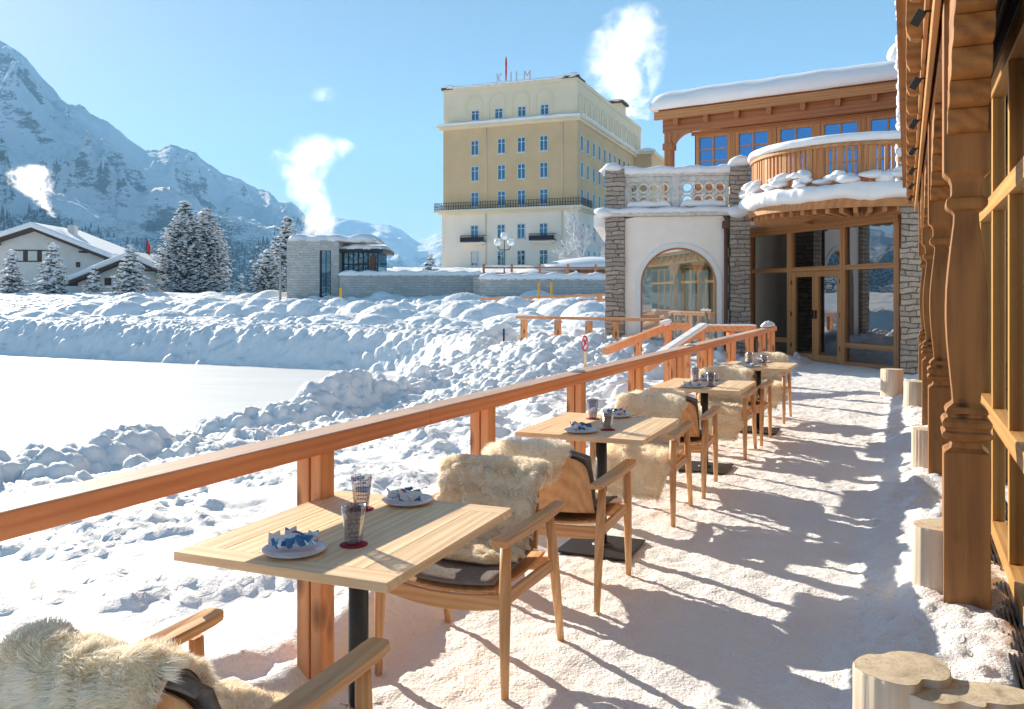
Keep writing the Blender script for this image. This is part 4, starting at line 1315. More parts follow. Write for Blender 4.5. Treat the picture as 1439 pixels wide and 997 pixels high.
# eave beams and rafters
mb = MB(); mb.bx(.17, .34, .4, LODGE_END, 2.925, 3.12); mb.build('eave_beam', M['carved_y'], lodge, .01)
mb = MB(); mb.bx(.120, .150, .4, LODGE_END, 2.93, 3.09); mb.build('fascia_board', M['frame_y'], lodge, .006)
mb = MB(); mb.bx(.088, .112, .4, LODGE_END, 3.06, 3.16); mb.build('fascia_board', M['carved_y'], lodge, .006)
r0 = None
for k in range(20):
    s = 1.0 + .77 * k
    if r0 is None:
        # rafter tail with scroll-cut end
        pr = [(.8, 3.13), (.24, 3.13), (.16, 3.10), (.10, 3.05), (.06, 3.02), (.02, 3.03), (.0, 3.07), (-.005, 3.12), (.0, 3.30), (.8, 3.42)]
        mb = MB(); n = len(pr)
        vs = [(x, -.045, z + .04) for x, z in pr] + [(x, .045, z + .04) for x, z in pr]
        mb.add(vs, [tuple(range(n)), tuple(reversed(range(n, 2 * n)))] + [(i, n + i, n + (i + 1) % n, (i + 1) % n) for i in range(n)])
        r0 = mb.build('rafter', M['carved_x'], lodge, .004); r0.location = (0, s, 0)
    else:
        o = r0.copy(); COL.objects.link(o); o.parent = lodge; o.location = (0, s, 0)
mb = MB(); b = [(-.06, 3.36), (2.2, 3.70), (2.2, 3.78), (-.06, 3.44)]
vs = [(x, .2, z) for x, z in b] + [(x, LODGE_END + .3, z) for x, z in b]
mb.add(vs, [(0, 1, 2, 3), (7, 6, 5, 4), (0, 4, 5, 1), (1, 5, 6, 2), (2, 6, 7, 3), (3, 7, 4, 0)]); mb.build('roof', M['carved_y'], lodge)
mb = MB(); b = [(-.04, 3.445), (2.2, 3.785), (2.2, 4.15), (.3, 3.88), (.02, 3.80), (-.06, 3.66)]
n = len(b); vs = [(x, .2, z) for x, z in b] + [(x, LODGE_END + .3, z) for x, z in b]
mb.add(vs, [tuple(range(n)), tuple(reversed(range(n, 2 * n)))] + [(i, n + i, n + (i + 1) % n, (i + 1) % n) for i in range(n)]); mb.build('roof_snow', M['snow_cap'], lodge, .05, 3)
# black spot lamps under the eave
g0 = None
for k in range(7):
    s = 5.0 + 1.54 * k
    if g0 is None:
        mb = MB(); mb.bar((.125, 0, 3.045), (.07, 0, 3.045), .012, .012); mb.bar((.078, -.01, 3.05), (.035, .02, 2.985), .05, .026, up=(0, 1, 0)); 
        g0 = mb.build('spot_lamp', M['black'], lodge, .004); g0.location = (0, s, 0)
    else:
        o = g0.copy(); COL.objects.link(o); o.parent = lodge; o.location = (0, s, 0)
# glazed wall
GX = .476
mb = MB(); mb.bx(GX, GX + .25, .2, LODGE_END, -.2, .10); mb.build('plinth', M['stone_grey'], lodge)
for z0, z1, w in ((.10, .19, .07), (.765, .865, .085), (2.06, 2.16, .085), (2.74, 2.86, .07)):
    mb = MB(); mb.bx(GX - .012, GX + w, .2, LODGE_END, z0, z1); mb.build('window_frame', M['frame_y'], lodge, .006)
mb = MB(); mb.bx(GX - .02, GX + .25, .2, LODGE_END, 2.863, 3.3); mb.build('dark_lintel', M['dark'], lodge)
mb = MB(); mb.tube([(.40, .2, 2.93), (.40, LODGE_END, 2.93)], .045, 12); mb.tube([(.37, .2, 2.86), (.37, LODGE_END, 2.86)], .018, 8); mb.build('black_pipe', M['black'], lodge)
mb = MB()
for k in range(4):
    pts = [(.36 + .02 * math.sin(t * .9 + k), 4.9 + .16 * math.cos(t) + .02 * k, 2.84 + .10 * math.sin(t) - .015 * k) for t in np.linspace(0, 6.4, 22)]
    mb.tube(pts, .007, 6, cap=False)
mb.build('coiled_cable', M['black'], lodge)
m0 = None
ms = [1.32 + .92 * k for k in range(16)]
for s in ms:
    if m0 is None:
        mb = MB(); mb.bx(GX - .006, GX + .06, -.03, .03, .19, 2.74); m0 = mb.build('mullion', M['frame_z'], lodge, .005); m0.location = (0, s, 0)
    else:
        o = m0.copy(); COL.objects.link(o); o.parent = lodge; o.location = (0, s, 0)
for z0, z1 in ((.19, .765), (.865, 2.06), (2.16, 2.74)):
    mb = MB(); mb.bx(GX + .028, GX + .036, .2, LODGE_END, z0, z1); mb.build('window_pane', M['glass_low'], lodge)
mb = MB(); mb.bx(GX + .26, 4.6, .2, LODGE_END, -.04, .06); mb.build('indoor_floor', M['chalet_x'], lodge)
mb = MB(); mb.bx(2.0, 2.1, .2, LODGE_END, 0, 3.3); mb.bx(GX + .26, 4.6, .05, .19, 0, 3.3); mb.bx(GX + .26, 4.6, LODGE_END, LODGE_END + .15, 0, 3.3); mb.bx(GX + .26, 4.7, .2, LODGE_END, 3.301, 3.35); mb.build('indoor_wall', M['interior_light'], lodge)
# slatted drain grate beside the wall
grate = thing('drain_grate', 'slatted dark metal drain grate lying between the carved posts and the window wall', 'grate', TW(0, 0), TH)
for i in range(5):
    mb = MB(); mb.bx(.372 + i * .019, .380 + i * .019, 1.0, 12.0, .055, .105); mb.build('grate_bar', M['black'], grate, 0)

# ------------------------------------------------------------------ restaurant pavilion at the end of the terrace
rest = thing('restaurant_building', 'timber and stone restaurant with curved snowy balcony and glass doors beyond the tables', 'building', (0, 0, 0), 0)
L0 = Vector((6.25, 22.4, 0)); R0_ = Vector((7.93, 17.4, 0))
e = (R0_ - L0).normalized(); BL = (R0_ - L0).length
brz = math.atan2(e.y, e.x)
def bay(name, mb, mat, bev=.006):
    o = mb.build(name, mat, rest, bev); o.location = L0; o.rotation_euler = (0, 0, brz); return o
def t_of(px):
    k = (px - 719.5) / F_PX; return (k * L0.y - L0.x) / (e.x - k * e.y)
tA, tB, tC = t_of(1112), t_of(1187), BL
tA0 = .12
for i, t in enumerate((tA0 - .06, tA, tB, tC - .07)):
    mb = MB(); w = .085 if i in (1, 2) else .07
    mb.bx(t - w, t + w, -.07, .09, -.1, 3.05); bay('bay_post', mb, M['bay_z'])
mb = MB(); mb.bx(-.1, tC, -.09, .10, 3.052, 3.338); bay('bay_beam', mb, M['bay_x'])
for a, b, z in ((tA0, tA - .085, 2.16), (tA + .085, tB - .085, 2.16), (tB + .085, tC - .14, 2.16), (tA0, tA - .085, .44), (tB + .085, tC - .14, .44), (tA0, tA - .085, .02), (tB + .085, tC - .14, .02)):
    mb = MB(); mb.bx(a, b, -.06, .08, z - .05, z + .06); bay('bay_rail', mb, M['bay_x'])
for a, b, z0, z1 in ((tA0, tA - .085, .08, .39), (tA0, tA - .085, .50, 2.11), (tA0, tA - .085, 2.22, 3.05), (tB + .085, tC - .14, .08, .39), (tB + .085, tC - .14, .50, 2.11), (tB + .085, tC - .14, 2.22, 3.05), (tA + .085, tB - .085, 2.22, 3.05)):
    mb = MB(); mb.bx(a, b, .0, .01, z0, z1); bay('bay_pane', mb, M['glass_low'], 0)
dm = (tA + tB) / 2
for a, b, hs in ((tA + .088, dm - .004, 1), (dm + .004, tB - .088, -1)):
    mb = MB(); s = .105
    mb.bx(a, a + s, -.05, .05, .03, 2.10); mb.bx(b - s, b, -.05, .05, .03, 2.10); mb.bx(a + s, b - s, -.05, .05, .03, .17); mb.bx(a + s, b - s, -.05, .05, 1.98, 2.10)
    d = bay('glass_door', mb, M['bay_z'])
    mb = MB(); mb.bx(a + s, b - s, -.004, .004, .17, 1.98); g = mb.build('door_pane', M['glass_low'], d)
    x = b - .05 if hs > 0 else a + .05
    mb = MB(); mb.bx(x - .012, x + .012, -.10, -.05, 1.0, 1.2); g = mb.build('door_handle', M['black'], d, .004)
    x = a - .01 if hs > 0 else b + .01
    mb = MB()
    for z in (.35, 1.1, 1.85):
        mb = MB(); mb.bx(x - .012, x + .012, -.075, -.05, z - .05, z + .05); mb.build('hinge', M['black'], d)
# interior of the bay
mb = MB(); mb.bx(-.3, 1.6, .50, .60, -.1, 3.5); mb.bx(1.61, tC + .5, 1.5, 1.6, -.1, 3.5); mb.bx(1.5, 1.6, .61, 1.5, -.1, 3.5); mb.bx(-.45, -.3, .2, 3.6, -.1, 3.5); bay('indoor_wall', mb, M['interior_light'], 0)
mb = MB(); mb.bx(-.3, tC + .5, .09, 3.6, -.1, -.02); bay('indoor_floor', mb, M['chalet_x'], 0)
mb = MB(); mb.bx(2.1, 3.0, 1.42, 1.49, .0, 2.4); mb.bx(3.9, 5.0, 1.42, 1.49, .9, 2.2); bay('indoor_panel', mb, M['dark'], 0)
# curved balcony
BC, BR = Vector((7.75, 18.95, 0)), 2.32
def arc(r, a0=R(118), a1=R(292), n=44):
    return [Vector((BC.x + r * math.cos(a0 + (a1 - a0) * i / n), BC.y + r * math.sin(a0 + (a1 - a0) * i / n), 0)) for i in range(n + 1)]
def band(name, r0, r1, z0, z1, mat, a0=R(118), a1=R(292), n=44, bev=.01, jag=0.0, seed=0):
    A, B = arc(r0, a0, a1, n), arc(r1, a0, a1, n)
    vs, fs = [], []
    rg = random.Random(seed)
    for i in range(n + 1):
        j = jag * (math.sin(i * .9 + seed) * .5 + rg.uniform(-.5, .5)); j2 = jag * (math.sin(i * .55 + seed) * .6 + rg.uniform(-.4, .4))
        da = (B[i] - A[i]).normalized() * j
        vs += [A[i] + Vector((0, 0, z0 + j2 * .5)), B[i] + da + Vector((0, 0, z0 + j2 * .4)), B[i] + da * .7 + Vector((0, 0, z1 + j2 * .5)), A[i] + Vector((0, 0, z1 + j2))]
    for i in range(n):
        for k in range(4):
            k2 = (k + 1) % 4
            fs.append((4 * i + k, 4 * i + 4 + k, 4 * i + 4 + k2, 4 * i + k2))
    fs += [(0, 1, 2, 3), tuple(4 * n + k for k in (3, 2, 1, 0))]
    mb = MB(); mb.add(vs, fs, 0, jag > 0)
    return mb.build(name, mat, rest, bev, 3)
ZF = 3.47
def arc_snow(name, r, w, z, h, seed, lump):
    n, m = 130, 14
    P = arc(r, n=n); vs, fs = [], []
    for i, p in enumerate(P):
        d = (p - BC).normalized(); t = i * .31
        e_ = min(1, min(i, n - i) / 4 + .25) ** .5
        k1 = 1 + float(fbm(i * .13, seed * 3.1, 3, seed)) * lump * 5; k2 = float(fbm(i * .11, seed * 7.7, 4, seed + 2)) * lump * 2.2
        for k in range(m):
            a = 2 * math.pi * k / m; cx, cz = math.cos(a), math.sin(a)
            x = w / 2 * math.copysign(abs(cx) ** .75, cx) * e_; zz = h / 2 * math.copysign(abs(cz) ** .8, cz) * e_ * (k1 if cz > 0 else 1 + .25 * (k1 - 1))
            q = float(perlin(i * .45, k * .9, seed + 5)) * lump * .6
            vs.append(p + d * (x + (k2 if cx > 0 else 0) * .6 + q) + Vector((0, 0, z + h / 2 + zz + (k2 * .5 if cz < 0 and cx > 0 else 0))))
    for i in range(n):
        for k in range(m):
            fs.append((i * m + k, (i + 1) * m + k, (i + 1) * m + (k + 1) % m, i * m + (k + 1) % m))
    fs += [tuple(range(m)), tuple(reversed([n * m + k for k in range(m)]))]
    mb = MB(); mb.add(vs, fs, 0, True); return mb.build(name, M['snow_cap'], rest, 0, sub=1)
band('balcony_slab', .1, BR + .02, 3.34, ZF, M['chalet_x'])
band('balcony_edge', BR + .02, BR + .10, 3.28, ZF + .02, M['bay_x'])
arc_snow('balcony_snow', BR + .05, .46, ZF - .04, .34, 2, .07)
j0 = 0
for i, q in enumerate(arc(BR - .02, n=26)):
    d = (BC - q).normalized()
    mb = MB(); mb.bar(q, q + d * 1.1, .09, .15); o = mb.build('balcony_joist', M['bay_x'], rest, .01); o.location = (0, 0, 3.262)
band('balcony_handrail', BR - .07, BR + .05, 4.50, 4.57, M['bay_x'])
band('balcony_bottom_rail', BR - .04, BR + .02, 3.84, 3.90, M['bay_x'])
arc_snow('handrail_snow', BR - .01, .24, 4.575, .18, 5, .02)
nB = 58
pts = arc(BR - .01, n=nB)
for i, q in enumerate(pts):
    d = (q - BC); rz = math.atan2(d.y, d.x)
    wide = i % 5 == 0
    mb = MB(); mb.box((0, 0, 4.20 if not wide else 4.10), (.05, .055 if not wide else .12, .60 if not wide else .80)); o = mb.build('baluster', M['bay_z'], rest, .004)
    o.location = (q.x, q.y, 0); o.rotation_euler = (0, 0, rz)
mb = MB(); rg = random.Random(12)
for i in range(46):
    q = arc(BR + rg.uniform(-.02, .17), n=200)[rg.randrange(6, 196)]
    mb.blob((q.x, q.y, ZF + rg.uniform(.30, .52)), (rg.uniform(.12, .24), rg.uniform(.12, .24), rg.uniform(.06, .13)), i, flat=.3, n=12)
mb.build('balcony_snow_clumps', M['snow_cap'], rest)
# right hand stone pillar with snow plastered on its edge
pb = TW(.09, 18.4)
def pillar(name, loc, rz, w, d, z0, z1, mat):
    mb = MB()
    n = int((z1 - z0) / .22); rg = random.Random(int(w * 100) + n)
    for i in range(n):   # slightly uneven courses
        a = z0 + (z1 - z0) * i / n; b = z0 + (z1 - z0) * (i + 1) / n
        j, k = rg.uniform(-.012, .02), rg.uniform(-.012, .02)
        mb.bx(-w / 2 + j, w / 2 + k, -d / 2 - rg.uniform(0, .02), d / 2, a, b - .001)
    o = mb.build(name, mat, rest, .012); o.location = loc; o.rotation_euler = (0, 0, rz); return o
pillar('stone_pillar', (7.86, 16.75, 0), R(-24.8), .44, .44, -.2, 7.6, M['stone'])
mb = MB(); rg = random.Random(3)
for i in range(40):
    z = 3.5 + i * .105
    mb.blob((-.23 + rg.uniform(-.02, .02), -.17 + rg.uniform(-.05, .05), z), (.05 + .03 * rg.random(), .09, .10), i, n=8)
o = mb.build('pillar_snow', M['snow_cap'], rest); o.location = (7.86, 16.75, 0); o.rotation_euler = (0, 0, R(-24.8))
mb = MB(); mb.bx(-.3, .3, 0, 3.5, -.1, 7.2); o = mb.build('side_wall', M['chalet_z'], rest); o.location = (8.25, 17.1, 0); o.rotation_euler = (0, 0, R(-24.8))
# snow-capped chimney peeping over the roof
mb = MB(); mb.bx(-.22, .22, -.22, .22, 6.9, 7.6); mb.bx(-.30, .30, -.30, .30, 7.6, 7.7); mb.bx(-.16, .16, -.16, .16, 7.7, 8.0); o = mb.build('chimney', M['concrete'], rest, .01); o.location = at(1262, 23.4, 0)
mb = MB(); mb.blob((0, 0, 8.1), (.28, .28, .38), 5, n=16, flat=.5, amp=.05); mb.blob((0, 0, 7.72), (.33, .33, .09), 6, n=16, flat=.5, amp=.05); s_ = mb.build('chimney_snow', M['snow_cap'], o)

# arched wing with stone piers and pierced parapet
AW = Vector((2.33, 21.45, 0)); ARZ = R(-8.6)
def wing(name, mb, mat, bev=.006, parent=None):
    o = mb.build(name, mat, rest if parent is None else parent, bev)
    if parent is None: o.location = AW; o.rotation_euler = (0, 0, ARZ)
    return o
axc, ar, zsp = 1.82, .93, 1.80
# plaster wall with arched opening (front sheet with thickness)
n = 28
inner = [(axc - ar, -.6)] + [(axc - ar * math.cos(math.pi * i / n), zsp + ar * math.sin(math.pi * i / n)) for i in range(n + 1)] + [(axc + ar, -.6)]
def outer(p):
    x, z = p
    if z <= zsp: return (.5 if x < axc else 3.0, z)
    dx, dz = x - axc, z - zsp
    s = 1e9
    if dx > 1e-6: s = min(s, (3.0 - axc) / dx)
    if dx < -1e-6: s = min(s, (.5 - axc) / dx)
    if dz > 1e-6: s = min(s, (3.5 - zsp) / dz)
    return (axc + dx * s, zsp + dz * s)
def arch_sheet(ins, outs, y0, y1):
    mb = MB(); n = len(ins); vs = []
    for y in (y0, y1):
        vs += [(x, y, z) for x, z in ins] + [(x, y, z) for x, z in outs]
    fs = []
    for i in range(n - 1):
        fs.append((i, i + 1, n + i + 1, n + i)); b = 2 * n
        fs.append((b + i, b + n + i, b + n + i + 1, b + i + 1))
        fs.append((i, 2 * n + i, 2 * n + i + 1, i + 1))
        fs.append((n + i, n + i + 1, 3 * n + i + 1, 3 * n + i))
    mb.add(vs, fs); return mb
outs = [outer(p) for p in inner]
ms_ = arch_sheet(inner, outs, 0, .25)
for sx in (.5, 3.0):   # corner fillers
    k = min(range(len(outs)), key=lambda i: abs(outs[i][0] - sx) + abs(outs[i][1] - 3.5))
ms_.bx(.5, 3.0, .26, .3, 2.85, 3.5)
wing('plaster_wall', ms_, M['plaster'], 0)
ins2 = [(axc + (x - axc) * .93, z if z <= zsp else zsp + (z - zsp) * .93) for x, z in inner]
outs2 = [(axc + (x - axc) * 1.13, z if z <= zsp else zsp + (z - zsp) * 1.13) for x, z in inner]
wing('arch_surround', arch_sheet(inner, outs2, -.03, -.002), M['white_trim'], .006)
wing('arch_frame', arch_sheet([(axc + (x - axc) * .955, z if z <= zsp else zsp + (z - zsp) * .955) for x, z in inner], inner, .08, .14), M['bay_z'], 0)
mb = MB(); q = [(axc + (x - axc) * .95, z if z <= zsp else zsp + (z - zsp) * .95) for x, z in inner]
mb.add([(x, .11, z) for x, z in q], [tuple(range(len(q)))]); wing('arch_pane', mb, M['glass_arch'], 0)
mb = MB(); mb.bx(.2, 3.2, .95, 1.05, -.6, 3.5); mb.bx(.2, .3, .3, 3.2, -.6, 3.5); mb.bx(3.1, 3.2, .3, 3.2, -.6, 3.5); mb.bx(.3, 3.1, .3, 3.2, 3.4, 3.5); wing('indoor_wall', mb, M['interior_light'], 0)
# dresser standing indoors, seen through the arch
dr = thing('wall_cabinet', 'small glazed wooden wall cabinet seen through the arched window', 'cabinet', AW, ARZ)
mb = MB(); mb.bx(1.95, 2.65, .85, .91, 1.15, 2.2); mb.bx(1.88, 2.72, .75, .93, 2.2, 2.3); mb.bx(1.92, 2.68, .79, .93, 1.08, 1.15); mb.bx(1.95, 2.0, .79, .849, 1.15, 2.2); mb.bx(2.6, 2.65, .79, .849, 1.15, 2.2); mb.bx(2.28, 2.32, .79, .849, 1.15, 2.2)
mb.build('cabinet_frame', M['bay_z'], dr)
mb = MB(); mb.bx(2.0, 2.6, .842, .846, 1.15, 2.2); mb.build('cabinet_back', M['interior_light'], dr)
for nm, x in (('stone_pillar', .25), ('stone_pillar', 3.3)):
    mb = MB(); rg = random.Random(int(x * 10))
    for i in range(25):
        a = -.8 + i * .22
        if a > 4.55: break
        mb.bx(x - .24 + rg.uniform(-.015, .02), x + .24 + rg.uniform(-.015, .02), -.10 - rg.uniform(0, .02), .38, a, a + .218)
    wing(nm, mb, M['stone'], .012)
mb = MB(); mb.lathe([(.045, -.3), (.045, 3.2)], 14, c=(2.955, -.09, 0)); mb.box((2.955, -.10, 3.26), (.17, .14, .16)); mb.bx(2.88, 3.03, -.16, -.03, 3.33, 3.37); wing('drain_pipe', mb, M['copper'], .005)
mb = MB(); mb.bx(-.08, 3.62, -.2, .4, 3.505, 3.62); wing('cornice', mb, M['concrete'], .01)
# pierced balustrade panels
def ring_flat(mb, cx, cz, r0, r1, y0, y1, n=20):
    vs = []
    for y in (y0, y1):
        for rr_ in (r0, r1):
            vs += [(cx + rr_ * math.cos(2 * math.pi * k / n), y, cz + rr_ * math.sin(2 * math.pi * k / n)) for k in range(n)]
    fs = []
    for k in range(n):
        k2 = (k + 1) % n
        fs += [(k, k2, n + k2, n + k), (2 * n + k, 3 * n + k, 3 * n + k2, 2 * n + k2), (k, 2 * n + k, 2 * n + k2, k2), (n + k, n + k2, 3 * n + k2, 3 * n + k)]
    mb.add(vs, fs)
for a, b in ((.52, 1.66), (1.84, 3.03)):
    mb = MB(); z0, z1 = 3.66, 4.50
    mb.bx(a, b, .02, .16, z1 - .12, z1); mb.bx(a, b, .02, .16, z0, z0 + .10)
    mb.bx(a, a + .06, .021, .159, z0 + .1, z1 - .12); mb.bx(b - .06, b, .021, .159, z0 + .1, z1 - .12)
    W = b - a - .12; k = 4; w = W / k; hgt = z1 - z0 - .22
    for i in range(k):
        cx = a + .06 + w * (i + .5)
        for j in range(2):
            ring_flat(mb, cx, z0 + .10 + hgt * (.25 + .5 * j), w * .36, w * .53, .04 + .002 * ((i + j) % 2), .14)
    for i in range(k + 1):
        cx = a + .06 + w * i
        mb.box((cx, .09, z0 + .10 + hgt * .5), (.10, .09, .10), ry=R(45)); 
        mb.box((cx, .09, z0 + .10 + hgt * 1.0), (.09, .088, .09), ry=R(45)); mb.box((cx, .09, z0 + .10), (.09, .088, .09), ry=R(45))
    wing('balustrade_panel', mb, M['concrete'], 0)
mb = MB(); mb.bx(1.66, 1.84, -.01, .19, 3.64, 4.52); mb.bx(.49, 3.06, -.02, .20, 4.505, 4.60); wing('balustrade_coping', mb, M['concrete'], .008)
def snow_ridge(mb, x0, x1, yc, wy, z, h, seed, n=30, mb_open=False):
    rg = random.Random(seed); vs, fs = [], []; m = 8
    for i in range(n + 1):
        x = x0 + (x1 - x0) * i / n
        e_ = min(1, min(i, n - i) / 2.5) ** .6 * .35 + .65 if 0 < i < n else .35
        hh = h * e_ * (1 + .16 * math.sin(i * .7 + seed) + .08 * rg.uniform(-1, 1)); ww = wy * (.9 + .1 * e_) * (1 + .06 * math.sin(i * 1.1 + seed))
        for k in range(m):
            a = math.pi * k / (m - 1)
            vs.append((x, yc - ww / 2 * math.cos(a) * (1.0), z + hh * math.sin(a) ** .6 - .25 * h * (1 if k in (0,) else 0) * rg.random()))
    for i in range(n):
        for k in range(m - 1):
            fs.append((i * m + k, (i + 1) * m + k, (i + 1) * m + k + 1, i * m + k + 1))
        fs.append((i * m + m - 1, (i + 1) * m + m - 1, (i + 1) * m, i * m))
    fs += [tuple(reversed(range(m))), tuple(n * m + k for k in range(m))]
    mb.add(vs, fs, 0, True)
mb = MB(); snow_ridge(mb, -.06, 3.56, .09, .38, 4.58, .18, 3, 40); mb.blob((3.3, .1, 4.78), (.30, .28, .20), 4, n=14, flat=.5); mb.blob((.2, .1, 4.70), (.34, .3, .17), 5, n=14, flat=.5)
wing('coping_snow', mb, M['snow_cap'], 0)
mb = MB(); snow_ridge(mb, -.2, 3.6, -.02, .48, 3.60, .13, 7, 40); mb.blob((-.02, -.1, 3.60), (.24, .24, .14), 14, n=12, flat=.2); mb.blob((3.25, -.14, 3.58), (.26, .2, .15), 15, n=12)
wing('cornice_snow', mb, M['snow_cap'], 0)
mb = MB(); snow_ridge(mb, .55, 1.62, .0, .16, 3.76, .14, 2, 20); snow_ridge(mb, 1.86, 2.95, .0, .16, 3.76, .14, 5, 20); wing('panel_snow', mb, M['snow_cap'], 0)
mb = MB(); mb.bx(-.3, 9.0, .4, 6.5, 3.3, 3.6); wing('roof_terrace', mb, M['snow_cap'], 0)
mb = MB(); mb.bx(.0, .45, .4, 6.0, -.6, 3.3); wing('stone_return', mb, M['stone'], 0)

# upper storey
U0 = at(925, 25.6, 0); U1 = at(1265, 21.9, 0)
ue = (U1 - U0).normalized(); urz = math.atan2(ue.y, ue.x)
def upper(name, mb, mat, bev=.01, parent=None):
    o = mb.build(name, mat, rest if parent is None else parent, bev)
    if parent is None: o.location = U0; o.rotation_euler = (0, 0, urz)
    return o
UL = 9.0
mb = MB(); mb.bx(-.1, UL, -.10, -.02, 6.78, 7.02); upper('fascia_board', mb, M['bay_x'])
mb = MB(); mb.bx(.05, UL, .20, .42, 6.42, 7.0); mb.bx(.0, UL, .0, 5, 7.021, 7.09); upper('wall_plate_beam', mb, M['chalet_x'])
r0 = None
for i in range(9):
    x = .55 + .92 * i
    if r0 is None:
        mb = MB(); mb.bx(-.07, .07, -.01, .3, 6.66, 6.86); mb.bx(-.055, .055, -.005, .3, 6.60, 6.66); r0 = upper('rafter_end', mb, M['chalet_z']); r0.location = U0 + ue * x
    else:
        o = r0.copy(); COL.objects.link(o); o.parent = rest; o.location = U0 + ue * x
mb = MB(); mb.bx(.12, .36, .16, .4, 3.6, 6.42); mb.bx(.08, .40, .12, .44, 5.9, 6.1); upper('corner_post', mb, M['chalet_z'])
mb = MB()
for s_, dx in ((1, .36),):
    pr = [(dx, 5.75), (dx, 6.42), (dx + .6, 6.42)] + [(dx + .6 * (1 - math.sin(a)), 6.42 - .05 - .62 * (1 - math.cos(a)) ) for a in np.linspace(0, math.pi / 2, 8)]
    mb.prism([(x, z) for x, z in pr], .1, Matrix.Translation((0, .2, 0)))
upper('curved_bracket', mb, M['chalet_z'], 0)
mb = MB(); mb.bx(.86, UL, .55, .75, 3.6, 4.75); mb.bx(.86, UL, .46, .54, 6.30, 6.42); upper('timber_wall', mb, M['chalet_x'])
wx = .98; win0 = None
for i in range(7):
    w = 1.06; x = wx + i * 1.20
    if x + w > UL: break
    if win0 is None:
        mb = MB(); mb.bx(0, w, 0, .10, 6.22, 6.32); mb.bx(0, w, 0, .10, 4.75, 4.85); mb.bx(0, .11, 0, .10, 4.85, 6.22); mb.bx(w - .11, w, 0, .10, 4.85, 6.22)
        mb.bx(w / 2 - .028, w / 2 + .028, .02, .07, 4.85, 6.22)
        for z in (5.17, 5.52, 5.87): mb.bx(.11, w - .11, .021, .069, z - .022, z + .022)
        win0 = upper('window', mb, M['bay_z'], .004)
        g = MB(); g.bx(.11, w - .11, .05, .06, 4.85, 6.22); g.build('window_pane', M['glass_blue'], win0)
        lit = win0; win0.location = U0 + ue * x + Vector((-ue.y, ue.x, 0)) * .52
    else:
        o = copy_tree(win0, rest); o.location = U0 + ue * x + Vector((-ue.y, ue.x, 0)) * .52
    mb = MB(); mb.bx(x + w + .004, x + 1.196, .50, .72, 4.75, 6.30); upper('wall_stud', mb, M['bay_z'])
mb = MB(); mb.bx(1.0, UL, 2.6, 2.7, 3.6, 7.0); mb.bx(.86, .95, .75, 2.6, 3.6, 6.4); upper('indoor_wall', mb, M['dark'], 0)
# roof snow: thick rounded slab
mb = MB(); vs, fs = [], []
n, m = 60, 12
rgs = random.Random(8)
for i in range(n + 1):
    x = -.22 + (UL + .2) * i / n
    t = min(1, (x + .22) / .55); end = math.sqrt(max(0, 1 - (1 - t) ** 2))
    lip = .03 * math.sin(i * .35) + .02 * math.sin(i * .9 + 1)
    prof = [(-.02, 7.09), (-.16 - lip, 7.06), (-.24 - lip, 7.14), (-.26 - lip, 7.30), (-.20, 7.46), (-.08, 7.57), (.2, 7.66), (.8, 7.76), (2.0, 7.98), (4.0, 8.3), (5.0, 8.4), (5.0, 7.09)]
    for y, z in prof:
        vs.append((x, .1 + (y - .1) * (.75 + .25 * end) if y < .1 else y, 7.09 + (z - 7.09) * (.45 + .55 * end) - (lip * .3 if z > 7.3 else 0)))
for i in range(n):
    for k in range(m):
        k2 = (k + 1) % m
        fs.append((i * m + k, i * m + k2, (i + 1) * m + k2, (i + 1) * m + k))
fs += [tuple(range(m)), tuple(reversed([n * m + k for k in range(m)]))]
mb.add(vs, fs, 0, True); upper('roof_snow', mb, M['snow_cap'], 0)

# ------------------------------------------------------------------ hotel
C0 = Vector((8.25, 107.0, 0)); fx = Vector((-.930, .367, 0)).normalized(); sx_ = Vector((.367, .930, 0)).normalized()
hrz = math.atan2(-fx.y, -fx.x)                    # local +X runs left->right along the front
FW, SW = 18.9, 37.5
HO = C0 + fx * FW
hotel = thing('grand_hotel', 'tall ochre and cream hotel block with rooftop lettering rising behind the low grey wall', 'building', HO, hrz)
def hp(name, mb, mat, bev=0, parent=None): return mb.build(name, mat, hotel if parent is None else parent, bev)
Z0, Z1, Z2, Z3 = 2.6, 12.75, 23.9, 28.75
mb = MB(); mb.bx(0, FW, 0, SW, Z0, Z1); hp('lower_wall', mb, M['lowcream'])
mb = MB(); mb.bx(.12, FW - .12, .12, SW - .1, Z1, Z2); hp('ochre_wall', mb, M['ochre'])
mb = MB(); mb.bx(.15, FW - .15, .15, SW - 2, Z2, Z3)
hp('attic_wall', mb, M['cream'])
for j in range(9):
    pass
mb = MB(); mb.bx(-.85, FW + .75, -.75, SW + .5, Z1 - .28, Z1); mb.bx(-.4, FW + .35, -.35, SW + .2, Z1 - .55, Z1 - .281); hp('balcony_band', mb, M['cream'])
mb = MB()
for a, b in (((-.8, -.7), (FW + .7, -.7)), ((-.8, -.7), (-.8, 6)), ((FW + .7, -.7), (FW + .7, 4))):
    for z in (Z1 + .95, Z1 + .5, Z1 + .12): mb.bar((*a, z), (*b, z), .05, .05)
    L = math.hypot(b[0] - a[0], b[1] - a[1]); n = int(L / .35)
    for i in range(n + 1):
        t = i / n; x, y = a[0] + (b[0] - a[0]) * t, a[1] + (b[1] - a[1]) * t
        mb.bx(x - .03, x + .03, y - .03, y + .03, Z1, Z1 + .95)
hp('balcony_railing', mb, M['iron'])
mb = MB(); mb.bx(-.8, FW + .7, -.7, -.1, Z1 + .001, Z1 + .07); hp('balcony_snow', mb, M['snow_cap'])
